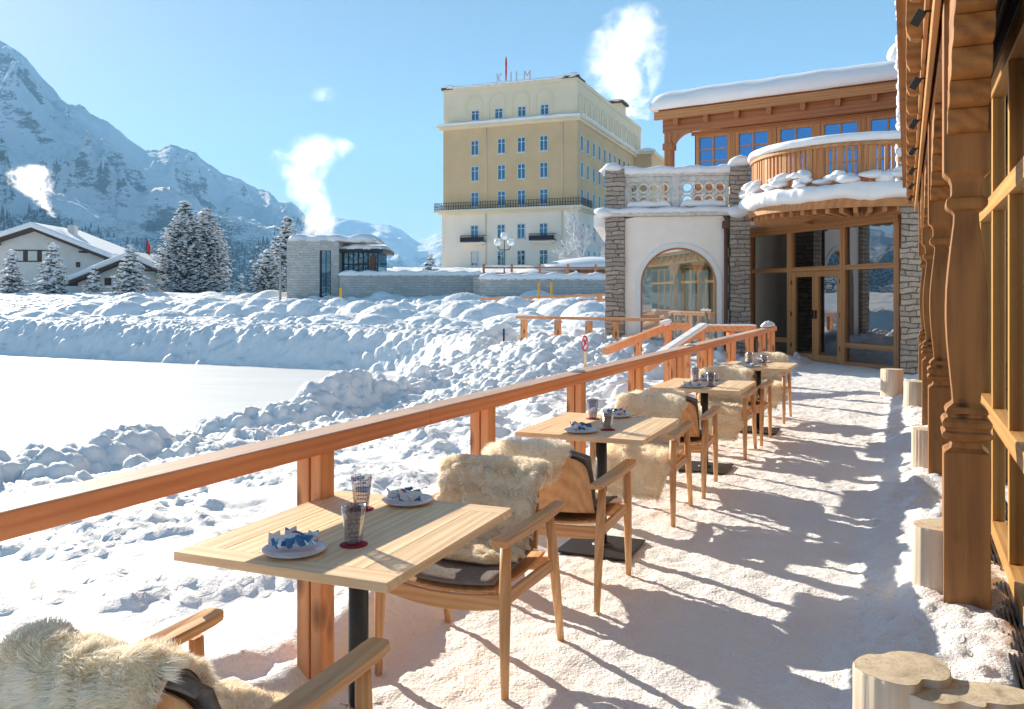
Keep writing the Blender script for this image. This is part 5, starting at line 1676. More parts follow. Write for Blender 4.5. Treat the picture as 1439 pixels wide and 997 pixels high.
mb = MB(); mb.bx(-.55, FW + .55, -.55, SW + .3, Z2 - .12, Z2 + .15); mb.bx(-.3, FW + .3, -.3, SW + .1, Z2 - .45, Z2 - .121); hp('cornice', mb, M['cream'])
mb = MB(); snow_ridge(mb, -.6, FW + .6, -.28, .6, Z2 + .15, .32, 3, 60); hp('cornice_snow', mb, M['snow_cap'])
mb = MB()
vs_side = MB(); snow_ridge(vs_side, -.5, SW, -.28, .6, Z2 + .15, .32, 5, 80); o = vs_side.build('cornice_snow', M['snow_cap'], hotel); o.rotation_euler = (0, 0, R(90)); o.location = (FW + .15, 0, 0)
mb = MB()
def crenel(mb, x0, x1, y, along):
    n = int(abs(x1 - x0) / 1.05)
    for i in range(n):
        a = x0 + (x1 - x0) * i / n; b = x0 + (x1 - x0) * (i + 1) / n
        c = [(a + (b - a) * k / 6, Z3 + .12 + .16 * math.sin(math.pi * k / 6)) for k in range(7)]
        poly = [(a, Z3 - .3)] + [(x, z) for x, z in c] + [(b, Z3 - .3)]
        vs = [((x, y, z) if along == 'x' else (y, x, z)) for x, z in poly] + [((x, y + .35, z) if along == 'x' else (y - .35, x, z)) for x, z in poly]
        k = len(poly); mb.add(vs, [tuple(range(k)), tuple(reversed(range(k, 2 * k)))] + [(q, k + q, k + (q + 1) % k, (q + 1) % k) for q in range(k)])
crenel(mb, .1, FW - .1, .02, 'x'); crenel(mb, .1, SW - 2, FW - .02, 'y'); hp('scalloped_parapet', mb, M['cream'])
mb = MB(); mb.bx(-.1, 1.6, -.08, .5, Z3 + .1, Z3 + .42); hp('parapet_cap', mb, M['chalet_dark'])
mb = MB(); mb.bx(FW - 2.1, FW + .1, -.08, .6, Z3 + .12, Z3 + .46); mb.bx(FW - .6, FW + .1, .601, 3, Z3 + .12, Z3 + .3); hp('parapet_cap', mb, M['chalet_dark'])
mb = MB(); snow_ridge(mb, -.1, FW, .3, .8, Z3 + .25, .30, 9, 70); snow_ridge(mb, FW - 2.2, FW + .1, .2, .8, Z3 + .45, .32, 4, 8); snow_ridge(mb, -.1, 1.7, .2, .7, Z3 + .42, .3, 4, 8); hp('parapet_snow', mb, M['snow_cap'])
mb = MB(); mb.bx(0.5, FW - .5, .5, SW - 2.4, Z3 - .4, Z3 - .1); hp('flat_roof', mb, M['snow_cap'])
# side wing beyond
mb = MB(); mb.bx(FW - .1, FW + 2.6, SW - 6.5, SW + 4, Z0, Z2 - .1); hp('side_wing', mb, M['ochre'])
mb = MB(); mb.bx(FW - .1, FW + 3.2, SW - 7.1, SW + 4, Z2 - .09, Z2 + .35); hp('side_wing_cornice', mb, M['cream'])
mb = MB(); snow_ridge(mb, FW + .4, FW + 3.3, SW - 6.6, 1.2, Z2 + .35, .5, 4, 10); hp('side_wing_snow', mb, M['snow_cap'])
# roof stack
ch = MB(); ch.bx(FW - 3.0, FW - .8, 25, 28, Z3 - .2, Z3 + 2.2); o = hp('roof_stack', ch, M['cream'])
ch = MB(); ch.bx(FW - 3.3, FW - .4, 24.6, 28.4, Z3 + 2.2, Z3 + 2.5); hp('stack_cap', ch, M['chalet_dark'], parent=o)
ch = MB(); snow_ridge(ch, FW - 3.3, FW - .4, 26.4, 3.6, Z3 + 2.5, .5, 2, 8); hp('stack_snow', ch, M['snow_cap'], parent=o)
# windows
def hotel_window(w, h, bars=True):
    mb = MB(); f = .09
    mb.bx(-w / 2, w / 2, -.05, .03, -h / 2, -h / 2 + f); mb.bx(-w / 2, w / 2, -.05, .03, h / 2 - f, h / 2)
    mb.bx(-w / 2, -w / 2 + f, -.05, .03, -h / 2 + f, h / 2 - f); mb.bx(w / 2 - f, w / 2, -.05, .03, -h / 2 + f, h / 2 - f)
    if bars: mb.bx(-.05, .05, -.04, .02, -h / 2 + f, h / 2 - f); mb.bx(-w / 2 + f, w / 2 - f, -.035, .02, h * .18 - .03, h * .18 + .03)
    mb.bx(-w / 2 - .1, w / 2 + .1, -.14, .03, -h / 2 - .12, -h / 2 - .002)
    o = mb.build('window', M['frame_white'], hotel)
    g = MB(); g.bx(-w / 2 + f, w / 2 - f, -.025, -.015, -h / 2 + f, h / 2 - f); g.build('window_pane', M['glass_hotel'], o)
    return o
wb = hotel_window(1.12, 1.95); ws = hotel_window(1.15, 1.35)
def fcol(px):          # local x along the front for a pixel column
    k = (px - 719.5) / F_PX
    # HO + (-fx) * t
    return (k * HO.y - HO.x) / (-fx.x + k * fx.y)
cols = [fcol(p) for p in (667, 704.5, 732.5, 764)]
used = {id(wb): False, id(ws): False}
def place_w(proto, x, y, z, rz=0):
    if not used[id(proto)]: o = proto; used[id(proto)] = True
    else: o = copy_tree(proto, hotel)
    o.location = (x, y, z); o.rotation_euler = (0, 0, rz); return o
for ci, x in enumerate(cols):
    for z in (20.9, 17.5, 13.75 + .35): place_w(wb, x, .10, z)
    for z in (9.75, 6.35): place_w(wb, x, -.02, z)
    place_w(ws, [fcol(p) for p in (667.5, 700.5, 733, 765)][ci], .13, 25.15)
# half-drawn curtains in some windows
cz = [(0, 17.5), (1, 17.5), (2, 17.5), (0, 14.1), (3, 14.1), (0, 6.35)]
for ci, z in cz:
    mb = MB(); mb.bx(-.42, .42, -.012, -.008, -.6, .88); o = hp('curtain', mb, M['curtain']); o.location = (cols[ci], -.015 + .105 if z > 12 else -.035, z)
# arches on the attic
for px in (666, 698, 731, 764):
    x = fcol(px); mb = MB(); n = 14
    ins = [(x - 1.05, 24.35), *[(x - 1.05 * math.cos(math.pi * i / n), 26.6 + 1.05 * math.sin(math.pi * i / n)) for i in range(n + 1)], (x + 1.05, 24.35)]
    ot = [(x - 1.22, 24.35), *[(x - 1.22 * math.cos(math.pi * i / n), 26.6 + 1.22 * math.sin(math.pi * i / n)) for i in range(n + 1)], (x + 1.22, 24.35)]
    o = arch_sheet(ins, ot, .07, .148); hp('arch_moulding', o, M['cream'])
sidew = hotel_window(1.0, 1.95, False); used[id(sidew)] = False
for i in range(12):
    y = 1.9 + 2.75 * i
    for z in (20.9, 17.5, 14.1):
        o = place_w(sidew, FW - .10, y, z, R(90))
    if i < 9:
        for z in (9.75, 6.35): place_w(sidew, FW + .02, y, z, R(90))
for ch_ in KIDS.get(sidew.name, []): pass
for i in range(13):
    y = 1.6 + 2.65 * i; n = 10
    ins = [(y - .7, 24.4), *[(y - .7 * math.cos(math.pi * k / n), 26.4 + .7 * math.sin(math.pi * k / n)) for k in range(n + 1)], (y + .7, 24.4)]
    ot = [(y - .86, 24.4), *[(y - .86 * math.cos(math.pi * k / n), 26.4 + .86 * math.sin(math.pi * k / n)) for k in range(n + 1)], (y + .86, 24.4)]
    o = arch_sheet(ins, ot, -.09, 0); q = hp('arch_moulding', o, M['cream']); q.rotation_euler = (0, 0, R(90)); q.location = (FW - .148, 0, 0)
# small balconies
for ci in (0, 3):
    b_ = MB(); b_.bx(-1.75, 1.75, -.95, 0, 8.25, 8.42); b_.bx(-1.3, 1.3, -.6, 0, 8.05, 8.249); o = hp('balcony', b_, M['lowcream']); o.location = (cols[ci], 0, 0)
    mb = MB()
    for z in (9.3, 8.55):
        mb.bx(-1.7, 1.7, -.92, -.86, z, z + .06); mb.bx(-1.7, -1.64, -.86, 0, z, z + .06); mb.bx(1.64, 1.7, -.86, 0, z, z + .06)
    for i in range(18): x = -1.68 + i * .197; mb.bx(x - .025, x + .025, -.91, -.87, 8.42, 9.3)
    mb.bx(-1.7, 1.7, -.90, -.88, 8.6, 9.1)
    mb.build('balcony_railing', M['iron'], o)
# downpipes
for px in (683, 790):
    mb = MB(); mb.lathe([(.07, 3), (.07, Z1 - .56)], 8, c=(fcol(px), -.09, 0)); mb.lathe([(.07, Z1 + .1), (.07, Z2 - .46)], 8, c=(fcol(px), .03, 0)); hp('down_pipe', mb, M['cream'])
# quoins
mb = MB()
for i in range(12): mb.bx(-.06, .35, -.06, .3, 5.2 + i * .62, 5.2 + i * .62 + .3)
hp('quoin', mb, M['lowcream'])
# roof lettering
LETM = plain('roof_letter_metal', (.62, .48, .48), .5)
for ch_c, px in (('K', 698.5), ('U', 711.5), ('L', 724.5), ('M', 738)):
    cu = bpy.data.curves.new('letter', 'FONT'); cu.body = ch_c; cu.size = 2.0; cu.extrude = .05; cu.align_x = 'CENTER'
    tmp = bpy.data.objects.new('tmp_letter', cu); COL.objects.link(tmp)
    bpy.context.view_layer.update()
    me = bpy.data.meshes.new_from_object(tmp.evaluated_get(bpy.context.evaluated_depsgraph_get()))
    bpy.data.objects.remove(tmp)
    me.materials.clear(); me.materials.append(LETM)
    o = bpy.data.objects.new('roof_letter', me); COL.objects.link(o); set_parent(o, hotel)
    o.rotation_euler = (R(90), 0, 0); o.scale = (.72, 1, 1); o.location = (fcol(px), .8, Z3 + .45)
mb = MB()
xl, xr = fcol(694), fcol(745)
mb.bar((xl, .9, Z3 + .42), (xr, .9, Z3 + .42), .05, .05)
for i in range(6): x = xl + (xr - xl) * i / 5; mb.bar((x, .95, Z3 - .2), (x, .95, Z3 + .45), .05, .05, up=(0, 1, 0))
hp('letter_scaffold', mb, M['iron'])
fl = thing('flagpole', 'flagpole with a furled red flag among the rooftop letters of the hotel', 'flagpole', HO - fx * fcol(710) + Vector((0, .3, Z3 - .2)), hrz)
mb = MB(); mb.lathe([(.05, 0), (.04, 4.2), (.0, 4.25)], 8); mb.build('pole', M['white_trim'], fl)
mb = MB(); n = 10
vs = []
for i in range(n + 1):
    z = 3.9 - 3.0 * i / n; w = .04 + .13 * math.sin(math.pi * min(1, i / n * 1.1)) ** .8 * (1 - .4 * i / n)
    for k in range(6):
        a = 2 * math.pi * k / 6; vs.append((.12 + w * math.cos(a) * (1 + .2 * math.sin(i)), .12 * math.sin(a), z))
fs = [(i * 6 + k, i * 6 + (k + 1) % 6, i * 6 + 6 + (k + 1) % 6, i * 6 + 6 + k) for i in range(n) for k in range(6)] + [tuple(range(6))]
mb.add(vs, fs, 0, True); mb.build('flag', M['red_flag'], fl)

# ------------------------------------------------------------------ stone pavilion and low walls
pv = thing('stone_pavilion', 'flat-roofed pale stone pavilion with tall narrow window left of the hotel', 'building', at(403, 68, 0), 0)
def pvo(name, mb, mat, bev=.03, parent=None): return mb.build(name, mat, pv if parent is None else parent, bev)
zb, zt = 1.2, 5.9
xw = lambda px: (px - 403) / F_PX * 68
mb = MB(); mb.bx(0, xw(449), 0, 7, zb, zt); mb.bx(xw(465), xw(476), 0, 7, zb, zt); mb.bx(xw(449), xw(465), 0, 7, 5.1, zt - .001); mb.bx(xw(449), xw(465), .6, 7, zb, 5.1); pvo('stone_wall', mb, M['stone_grey'], 0)
mb = MB(); mb.bx(xw(451), xw(463), .3, .34, zb + .3, 5.1); w_ = pvo('tall_window', mb, M['glass_hotel'], 0)
mb = MB(); mb.bx(xw(449), xw(451), .25, .4, zb, 5.1); mb.bx(xw(463), xw(465), .25, .4, zb, 5.1); mb.bx(xw(456.5), xw(457.5), .26, .39, zb, 5.1); mb.build('window_frame', M['black'], w_)
mb = MB(); mb.bx(xw(476), xw(528), 1.2, 6, zb, 5.0); pvo('glass_hall', mb, M['glass_hotel'], 0)
mb = MB()
for k in range(8): x = xw(478 + k * 7); mb.bx(x, x + .09, 1.1, 1.19, zb, 5.0)
mb.bx(xw(477), xw(529), 1.08, 1.18, 4.0, 4.1); pvo('hall_mullion', mb, M['black'], 0)
mb = MB(); mb.bx(xw(517), xw(524), 1.0, 1.09, 3.2, 4.7); pvo('copper_panel', mb, M['copper'], 0)
mb = MB(); mb.bx(xw(475), xw(538), .2, 6.6, 5.0, 5.25); pvo('canopy', mb, M['black'])
mb = MB(); snow_ridge(mb, xw(475), xw(538), 3.4, 6.4, 5.25, .42, 3, 16); pvo('canopy_snow', mb, M['snow_cap'], 0)
mb = MB(); snow_ridge(mb, xw(402), xw(526), 3.5, 7.2, zt, .62, 6, 24); pvo('roof_snow', mb, M['snow_cap'], 0)
def low_wall(px0, px1, Y, ztop, name, label, snow):
    a = at(px0, Y, 0); L = (px1 - px0) / F_PX * Y
    t = thing(name, label, 'wall', a, 0)
    mb = MB(); mb.bx(0, L, 0, .6, 1.0, ztop); mb.build('wall_face', M['stone_grey'], t)
    mb = MB(); snow_ridge(mb, -.1, L + .1, .4, 1.1, ztop, snow, 4, 70); mb.build('wall_snow', M['snow_cap'], t)
low_wall(477, 676, 66, 3.10, 'retaining_wall', 'long low grey stone wall with a snow cap, running from the pavilion towards the hotel', .34)
low_wall(674, 900, 63, 2.75, 'retaining_wall', 'low grey stone wall below the red-brown fence, ending behind the stone pier', .42)
mb = MB(); mb.bx(0, .9, -.1, .7, 1.0, 3.0); o = mb.build('wall_pier', M['stone_grey']); o.location = at(665, 65, 0); tag(o, 'short pale stone pier between the two low grey walls', 'pier')
# red-brown fence on the wall
fe = thing('field_fence', 'red-brown post and rail fence standing in snow above the low grey wall', 'fence', at(678, 66.5, 0), 0)
L = (880 - 678) / F_PX * 66.5
mb = MB(); mb.bx(0, L, 0, .08, 3.62, 3.76); mb.build('fence_rail', M['chalet_x'], fe)
mb = MB(); mb.bx(0, L, .02, .10, 3.2, 3.3); mb.build('fence_rail', M['chalet_x'], fe)
for k in range(6):
    x = .1 + k * 2.18; mb = MB(); mb.bx(x - .09, x + .09, -.06, .08, 2.3, 3.98); mb.build('fence_post', M['chalet_z'], fe)
mb = MB(); snow_ridge(mb, 0, L * .36, .04, .2, 3.76, .12, 4, 20); mb.build('fence_snow', M['snow_cap'], fe)
# snow-covered hut right of the hotel front
hu = thing('snowed_hut', 'low brown hut buried under a broad mound of snow in front of the hotel', 'hut', at(812, 78, 0), 0)
mb = MB(); mb.bx(.2, 4.4, 0, 4, 2.4, 4.25); mb.build('hut_wall', M['chalet_x'], hu)
mb = MB(); mb.blob((1.6, 2.0, 3.95), (5.2, 3.6, 1.15), 3, n=26, amp=.05, flat=.92); mb.build('roof_snow', M['snow_cap'], hu)
mb = MB(); mb.blob((-2.6, 2.4, 3.2), (3.2, 2.6, .95), 8, n=22, amp=.08, flat=.5); mb.build('snow_drift', M['snow_cap'], hu)
# street lamp with three globes
la = thing('street_lamp', 'black street lamp with snow-topped white globes in front of the hotel', 'street lamp', at(708.5, 84, 0), 0)
mb = MB(); mb.lathe([(.12, 3.0), (.09, 3.6), (.06, 4.0), (.05, 7.0)], 10)
for a in (0, 180):
    q = R(a); mb.tube([(0, 0, 6.0), (.45 * math.cos(q), .2 * math.sin(q), 6.0), (.65 * math.cos(q), .3 * math.sin(q), 6.35)], .045, 8)
mb.build('lamp_post', M['iron'], la)
for (x, y, z) in ((.65, 0, 6.7), (-.65, 0, 6.7), (0, 0, 7.3)):
    mb = MB(); mb.lathe([(.0, -.32), (.2, -.28), (.34, -.08), (.36, .08), (.24, .28), (.0, .36)], 14, closed=False); g = mb.build('lamp_globe', M['lampglass'], la); g.location = (x, y, z)
    mb = MB(); mb.blob((0, 0, .3), (.3, .3, .16), 3, n=10, flat=.7); mb.build('globe_snow', M['snow_cap'], g)
pl = MB(); pl.lathe([(.09, 1.0), (.07, 5.2), (.05, 5.3)], 8); o = pl.build('lamp_post', M['chimney_pipe']); o.location = at(394, 62, 0); tag(o, 'thin pale grey post standing in snow at the left corner of the stone pavilion', 'post')

# ------------------------------------------------------------------ chalets on the left
def chalet(name, label, px_ap, Y, half_l, half_r, z_ap, z_l, z_r, depth, zg, ww=.86, seed=1):
    """gable end faces the camera; eaves half_l/half_r metres either side of the apex"""
    t = thing(name, label, 'chalet', at(px_ap, Y, 0), R(4))
    wl, wr = half_l * ww, half_r * ww
    zl = z_ap + (z_l - z_ap) * ww; zr = z_ap + (z_r - z_ap) * ww
    mb = MB(); mb.prism([(-wl, zg), (wr, zg), (wr, zr - .45), (0, z_ap - .45), (-wl, zl - .45)], depth); mb.build('gable_wall', M['chalet_wall'], t)
    def slab(th, off, o0, name_, mat, bev):
        mb = MB(); pr = [(-half_l - o0, z_l + off), (0, z_ap + off), (half_r + o0, z_r + off), (half_r + o0, z_r + off + th), (0, z_ap + off + th * 1.05), (-half_l - o0, z_l + off + th)]
        vs = [(x, -1.1 - o0, z) for x, z in pr] + [(x, depth + .6, z) for x, z in pr]; n = 6
        mb.add(vs, [(0, 1, 4, 5), (1, 2, 3, 4), (11, 10, 7, 6), (10, 9, 8, 7)] + [(i, n + i, n + (i + 1) % n, (i + 1) % n) for i in range(n)])
        return mb.build(name_, mat, t, bev, 4)
    slab(.30, -.42, 0, 'roof', M['chalet_dark'], 0)
    slab(.62, -.12, .12, 'roof_snow', M['snow_cap'], .22)
    for s_, hx, zx in ((-1, half_l, z_l), (1, half_r, z_r)):
        mb = MB(); mb.box((s_ * hx * .62, -.5, z_ap + (zx - z_ap) * .62 - .62), (.6, 1.1, .22)); mb.build('purlin_end', M['chalet_dark'], t)
    return t
ch1 = chalet('white_chalet', 'large white chalet with dark eaves and thick snowy roof at the left edge', 50, 98, 6.6, 8.9, 9.35, 7.1, 5.75, 11, 1.0)
mb = MB(); mb.bx(-2.55, 2.1, -.05, .0, 5.35, 6.75); wf = mb.build('window_band', M['chalet_dark'], ch1)
for k in range(3):
    mb = MB(); x = -2.35 + k * 1.55; mb.bx(x, x + 1.0, -.09, -.051, 5.5, 6.6); mb.build('window_pane', M['curtain'] if k < 3 else M['dark'], wf)
mb = MB(); mb.bx(4.5, 4.95, -.05, .01, 4.75, 5.35); mb.build('small_window', M['chalet_dark'], ch1)
mb = MB(); mb.bx(1.8, 2.6, 4, 5.0, 7.5, 9.9); ck = mb.build('chimney', M['chalet_wall'], ch1)
ch2 = chalet('white_chalet', 'smaller white chalet with dark eaves and snowy roof, right of the large one', 186, 92, 6.6, 3.1, 5.75, 2.95, 4.25, 9, 1.0, seed=2)
mb = MB(); mb.bx(-2.9, -2.2, -.05, .01, 2.6, 3.4); mb.build('small_window', M['chalet_dark'], ch2)
ff = thing('flagpole', 'thin pole with a hanging red flag behind the smaller chalet roof', 'flagpole', at(206, 96, 0), 0)
mb = MB(); mb.lathe([(.05, 2), (.04, 8.0)], 8); mb.build('pole', M['iron'], ff)
mb = MB(); mb.prism([(.05, 7.9), (.42, 7.0), (.36, 5.6), (.05, 5.5)], .06); mb.build('flag', M['red_flag'], ff)

# ------------------------------------------------------------------ trees
def conifer(name, label, loc, h, rad, seed, kind='spruce', group=None, lean=0.0):
    rg = np.random.default_rng(seed)
    t = thing(name, label, 'tree', loc, 0, group)
    mb = MB(); mb.tube([(0, 0, -.3), (0, 0, h * .5), (0, 0, h * .97)], [h * .018 + .04, h * .012 + .02, .015], 8); mb.build('trunk', M['bark'], t)
    NV, NF, SV, SF = [], [], [], []
    nv = 0
    Vall, Fall, mid = [], [], []
    def add(V, Fc, m):
        nonlocal nv
        Vall.append(V); Fall.append(Fc + nv); nv += len(V); mid.append(np.full(len(Fc), m))
    tiers = int(h / (.55 if kind == 'spruce' else .38)) + 3
    for i in range(tiers):
        f = (i + .5) / tiers; z = h * (.04 + .93 * f)
        if kind == 'spruce': R_ = rad * (1 - f) ** .85 + .1
        else: R_ = rad * (math.sin(math.pi * min(1, (.10 + .90 * f)) ** 1.0) ** .55 if f > .45 else 1.0 - .25 * (.45 - f)) * (1.0 - .62 * max(0, f - .35) / .65) + .12
        nb = max(5, int(5 + R_ * (3.2 if kind == 'spruce' else 5)))
        a0 = rg.uniform(0, 6.28)
        for b in range(nb):
            a = a0 + 2 * np.pi * b / nb + rg.normal(0, .22); L = R_ * rg.uniform(.66, 1.12)
            droop = -.30 if kind == 'spruce' else .05
            zz = z + rg.normal(0, .10)
            k = max(3, int(L / .24))
            for j in range(k):
                q = (j + .6) / k; r = L * q
                if q < .3 and rg.random() < .5: continue
                w = (.16 + .30 * (1 - q)) * (1.0 if kind == 'spruce' else .85) * (h / 8) ** .3
                c = np.array([r * np.cos(a), r * np.sin(a), zz + droop * r * q + (.18 * q * q * r if kind == 'spruce' else .22 * r * q)])
                c += rg.normal(0, .05, 3)
                # needle spray: crossing ragged blades
                nbld = 9
                d = rg.normal(0, 1, (nbld, 3)); d[:, 2] = d[:, 2] * .45 - .12
                d /= np.linalg.norm(d, axis=1, keepdims=True)
                s = np.cross(d, rg.normal(0, 1, (nbld, 3))); s /= np.linalg.norm(s, axis=1, keepdims=True)
                l = (w * rg.uniform(.8, 1.6, nbld))[:, None]; ww = (w * .28)
                V = np.stack([c - s * ww * .5, c + s * ww * .5, c + d * l], 1).reshape(-1, 3)
                add(V, (np.arange(nbld) * 3)[:, None] + np.array([[0, 1, 2]]), 0)
                if rg.random() < (.62 if kind == 'spruce' else .60):
                    ps_ = np.array([[1, 0, 0], [.3, .95, 0], [-.8, .6, 0], [-.8, -.6, 0], [.3, -.95, 0], [0, 0, .62], [0, 0, -.25]])
                    ps_ = ps_ * (1 + rg.normal(0, .2, (7, 1))) * w * rg.uniform(.9, 1.75) * np.array([1, 1, .8])
                    ca, sa = np.cos(a), np.sin(a); ps_ = np.stack([ps_[:, 0] * ca - ps_[:, 1] * sa * .7, ps_[:, 0] * sa + ps_[:, 1] * ca * .7, ps_[:, 2]], 1)
                    V = ps_ + c + np.array([0, 0, w * .30])
                    add(V, np.array([[0, 1, 5], [1, 2, 5], [2, 3, 5], [3, 4, 5], [4, 0, 5], [1, 0, 6], [2, 1, 6], [3, 2, 6], [4, 3, 6], [0, 4, 6]]), 1)
    np_mesh('crown', np.concatenate(Vall), None, [M['needles'], M['treesnow']], t, smooth=False, midx=np.concatenate(mid), Ft=np.concatenate(Fall))
    return t
GZ = 1.45
grp = 'snowy young spruces in front of the chalets'
for px, Y, pyt, rad, sd, lb in ((17, 84, 353, 1.9, 31, 'bushy snowy spruce at the far left edge below the large chalet'), (74, 84, 340, 2.2, 32, 'tall slim snowy spruce before the white chalet wall'),
                                (132, 82, 374, 1.3, 33, 'smallest snowy spruce, between the two chalets'), (184, 82, 344, 2.3, 34, 'tiered snowy spruce in front of the smaller chalet gable')):
    h = (415 - pyt) / F_PX * Y + .1; conifer('spruce_tree', lb, at(px, Y, GZ), h, rad, sd, 'spruce', grp)
conifer('pine_tree', 'tall full snow-laden pine, left and higher of the big pair', at(260, 90, 1.3), (415 - 282) / F_PX * 90 + .3, 3.1, 41, 'pine', 'big snow-laden pines')
conifer('pine_tree', 'broad snow-laden pine, right and lower of the big pair', at(291, 92, 1.3), (415 - 290) / F_PX * 92 + .3, 2.8, 42, 'pine', 'big snow-laden pines')
conifer('pine_tree', 'snow-laden pine rising directly behind the stone pavilion, left of its steam', at(404, 84, 1.3), (415 - 300) / F_PX * 84, 2.2, 43, 'pine', 'big snow-laden pines')
conifer('pine_tree', 'bushy low snow-laden pine left of the pale stone pavilion', at(376, 80, 1.3), (415 - 355) / F_PX * 80 + .4, 2.2, 44, 'pine', 'big snow-laden pines')
conifer('spruce_tree', 'tiny snowy spruce alone on the snow field before the forest slope', at(338, 88, 1.4), 2.0, .7, 45, 'spruce')
conifer('spruce_tree', 'little snowy spruce just left of the hotel corner above the low wall', at(604, 92, 2.9), 3.1, 1.5, 46, 'spruce')
conifer('spruce_tree', 'small snowy spruce on the flat roof edge side of the pavilion, above the low wall', at(500, 72, 2.6), 2.4, 1.1, 47, 'spruce')

def frosted(name, label, loc, h, seed, spread=.5):
    rg = random.Random(seed)
    t = thing(name, label, 'tree', loc, 0, 'frosted bare trees by the hotel')
    mt, mc = MB(), MB()
    def grow(p, d, L, r, lvl):
        q = p + d * L
        (mt if lvl == 0 else mc).tube([p, (p + q) / 2 + Vector((rg.uniform(-.05, .05), rg.uniform(-.05, .05), 0)) * L, q], [r, r * .85, r * .65], 5 if lvl < 2 else 3)
        if lvl >= 4: return
        for k in range(5 if lvl < 3 else 3):
            a = rg.uniform(0, 6.28); s = rg.uniform(.45, .95) * spread * 1.6
            nd = (d + Vector((math.cos(a) * s, math.sin(a) * s, rg.uniform(-.1, .35)))).normalized()
            grow(p + d * L * rg.uniform(.45, 1.0), nd, L * rg.uniform(.50, .74), max(.028, r * .62), lvl + 1)
    grow(Vector((0, 0, 0)), Vector((0, 0, 1)), h * .42, h * .02, 0)
    mt.build('trunk', M['frost'], t); mc.build('crown', M['frost'], t)
frosted('frosted_tree', 'white frosted tree with upright crown in front of the hotel corner', at(817, 92, 3.2), 8.0, 3, .42)
frosted('frosted_tree', 'white frosted tree spreading between the hotel corner and the stone pier', at(845, 90, 3.2), 6.8, 5, .6)
frosted('frosted_tree', 'low frosted bush leaning left at the foot of the hotel corner', at(797, 90, 3.2), 5.0, 9, .75)
HAZE, SUN, SKYS, EXPO = 0.00013, 4.9, .051, 1.56
# ------------------------------------------------------------------ steam plumes
def plume(label, base, H, path, dens, seed, scale=.35, thr=.42, soft=.5, group='steam plumes'):
    """path: list of (height fraction, x offset m, radius m); density fades from the axis and is torn by noise"""
    xs = [p[1] for p in path]; rs = [p[2] for p in path]
    x0, x1 = min(xs) - .01, max(xs) + .01; rmax = max(rs)
    mat = bpy.data.materials.new('steam'); mat.use_nodes = True
    nt = mat.node_tree; nt.nodes.clear()
    out = N(nt, 'ShaderNodeOutputMaterial'); tc = N(nt, 'ShaderNodeTexCoord'); sp = N(nt, 'ShaderNodeSeparateXYZ')
    nt.links.new(tc.outputs['Object'], sp.inputs[0])
    hz = math_(nt, 'DIVIDE', sp.outputs[2], H, clamp=True)
    def fc(vals):
        c = nt.nodes.new('ShaderNodeFloatCurve'); cv = c.mapping.curves[0]
        while len(cv.points) > 2: cv.points.remove(cv.points[-1])
        cv.points[0].location = (path[0][0], vals[0]); cv.points[1].location = (path[-1][0], vals[-1])
        for p, v in list(zip(path, vals))[1:-1]: cv.points.new(p[0], v)
        c.mapping.update(); nt.links.new(hz, c.inputs['Value']); return c.outputs[0]
    cx = math_(nt, 'MULTIPLY_ADD', fc([(v - x0) / (x1 - x0) for v in xs]), x1 - x0, x0)
    rr_ = math_(nt, 'MULTIPLY', fc([v / rmax for v in rs]), rmax)
    dx = math_(nt, 'SUBTRACT', sp.outputs[0], cx)
    dist = math_(nt, 'SQRT', math_(nt, 'ADD', math_(nt, 'MULTIPLY', dx, dx), math_(nt, 'MULTIPLY', sp.outputs[1], sp.outputs[1])))
    q = math_(nt, 'SUBTRACT', 1.0, math_(nt, 'DIVIDE', dist, rr_))
    mp = N(nt, 'ShaderNodeMapping'); mp.inputs['Location'].default_value = (seed * 3.1, seed * 1.7, seed); nt.links.new(tc.outputs['Object'], mp.inputs['Vector'])
    n = noise_(nt, mp.outputs[0], scale, 7, .70, 1.1)
    v = math_(nt, 'ADD', math_(nt, 'MULTIPLY', q, .75), math_(nt, 'MULTIPLY', math_(nt, 'SUBTRACT', n, .5), 3.6))
    v = math_(nt, 'SUBTRACT', v, thr - .3)
    v = math_(nt, 'MULTIPLY', v, 1 / soft, clamp=True)
    inside = math_(nt, 'GREATER_THAN', q, 0.0)
    fade = math_(nt, 'SUBTRACT', 1.0, math_(nt, 'MULTIPLY', hz, .55))
    edge = math_(nt, 'MULTIPLY', math_(nt, 'SUBTRACT', 1.0, hz), 12.0, clamp=True)
    eq = math_(nt, 'MULTIPLY', q, 5.0, clamp=True)
    d = math_(nt, 'MULTIPLY', math_(nt, 'MULTIPLY', math_(nt, 'MULTIPLY', v, fade), math_(nt, 'MULTIPLY', edge, eq)), dens)
    vol = N(nt, 'ShaderNodeVolumePrincipled'); vol.inputs['Color'].default_value = (.985, .985, .985, 1); vol.inputs['Anisotropy'].default_value = .55
    nt.links.new(d, vol.inputs['Density']); nt.links.new(vol.outputs[0], out.inputs['Volume'])
    # hull: tube round the path
    pts = [Vector((p[1], 0, p[0] * H)) for p in path]
    mb = MB()
    vs, fs = [], []; m = 12
    for (f, x, r) in path:
        for k in range(m):
            a = 2 * math.pi * k / m; vs.append((x + r * 1.06 * math.cos(a), r * 1.06 * math.sin(a), f * H))
    for i in range(len(path) - 1):
        for k in range(m): fs.append((i * m + k, i * m + (k + 1) % m, (i + 1) * m + (k + 1) % m, (i + 1) * m + k))
    fs += [tuple(reversed(range(m))), tuple((len(path) - 1) * m + k for k in range(m))]
    mb.add(vs, fs); o = mb.build('steam_plume', mat); o.location = base
    tag(o, label, 'steam', group)
    return o
s1 = 98 / F_PX
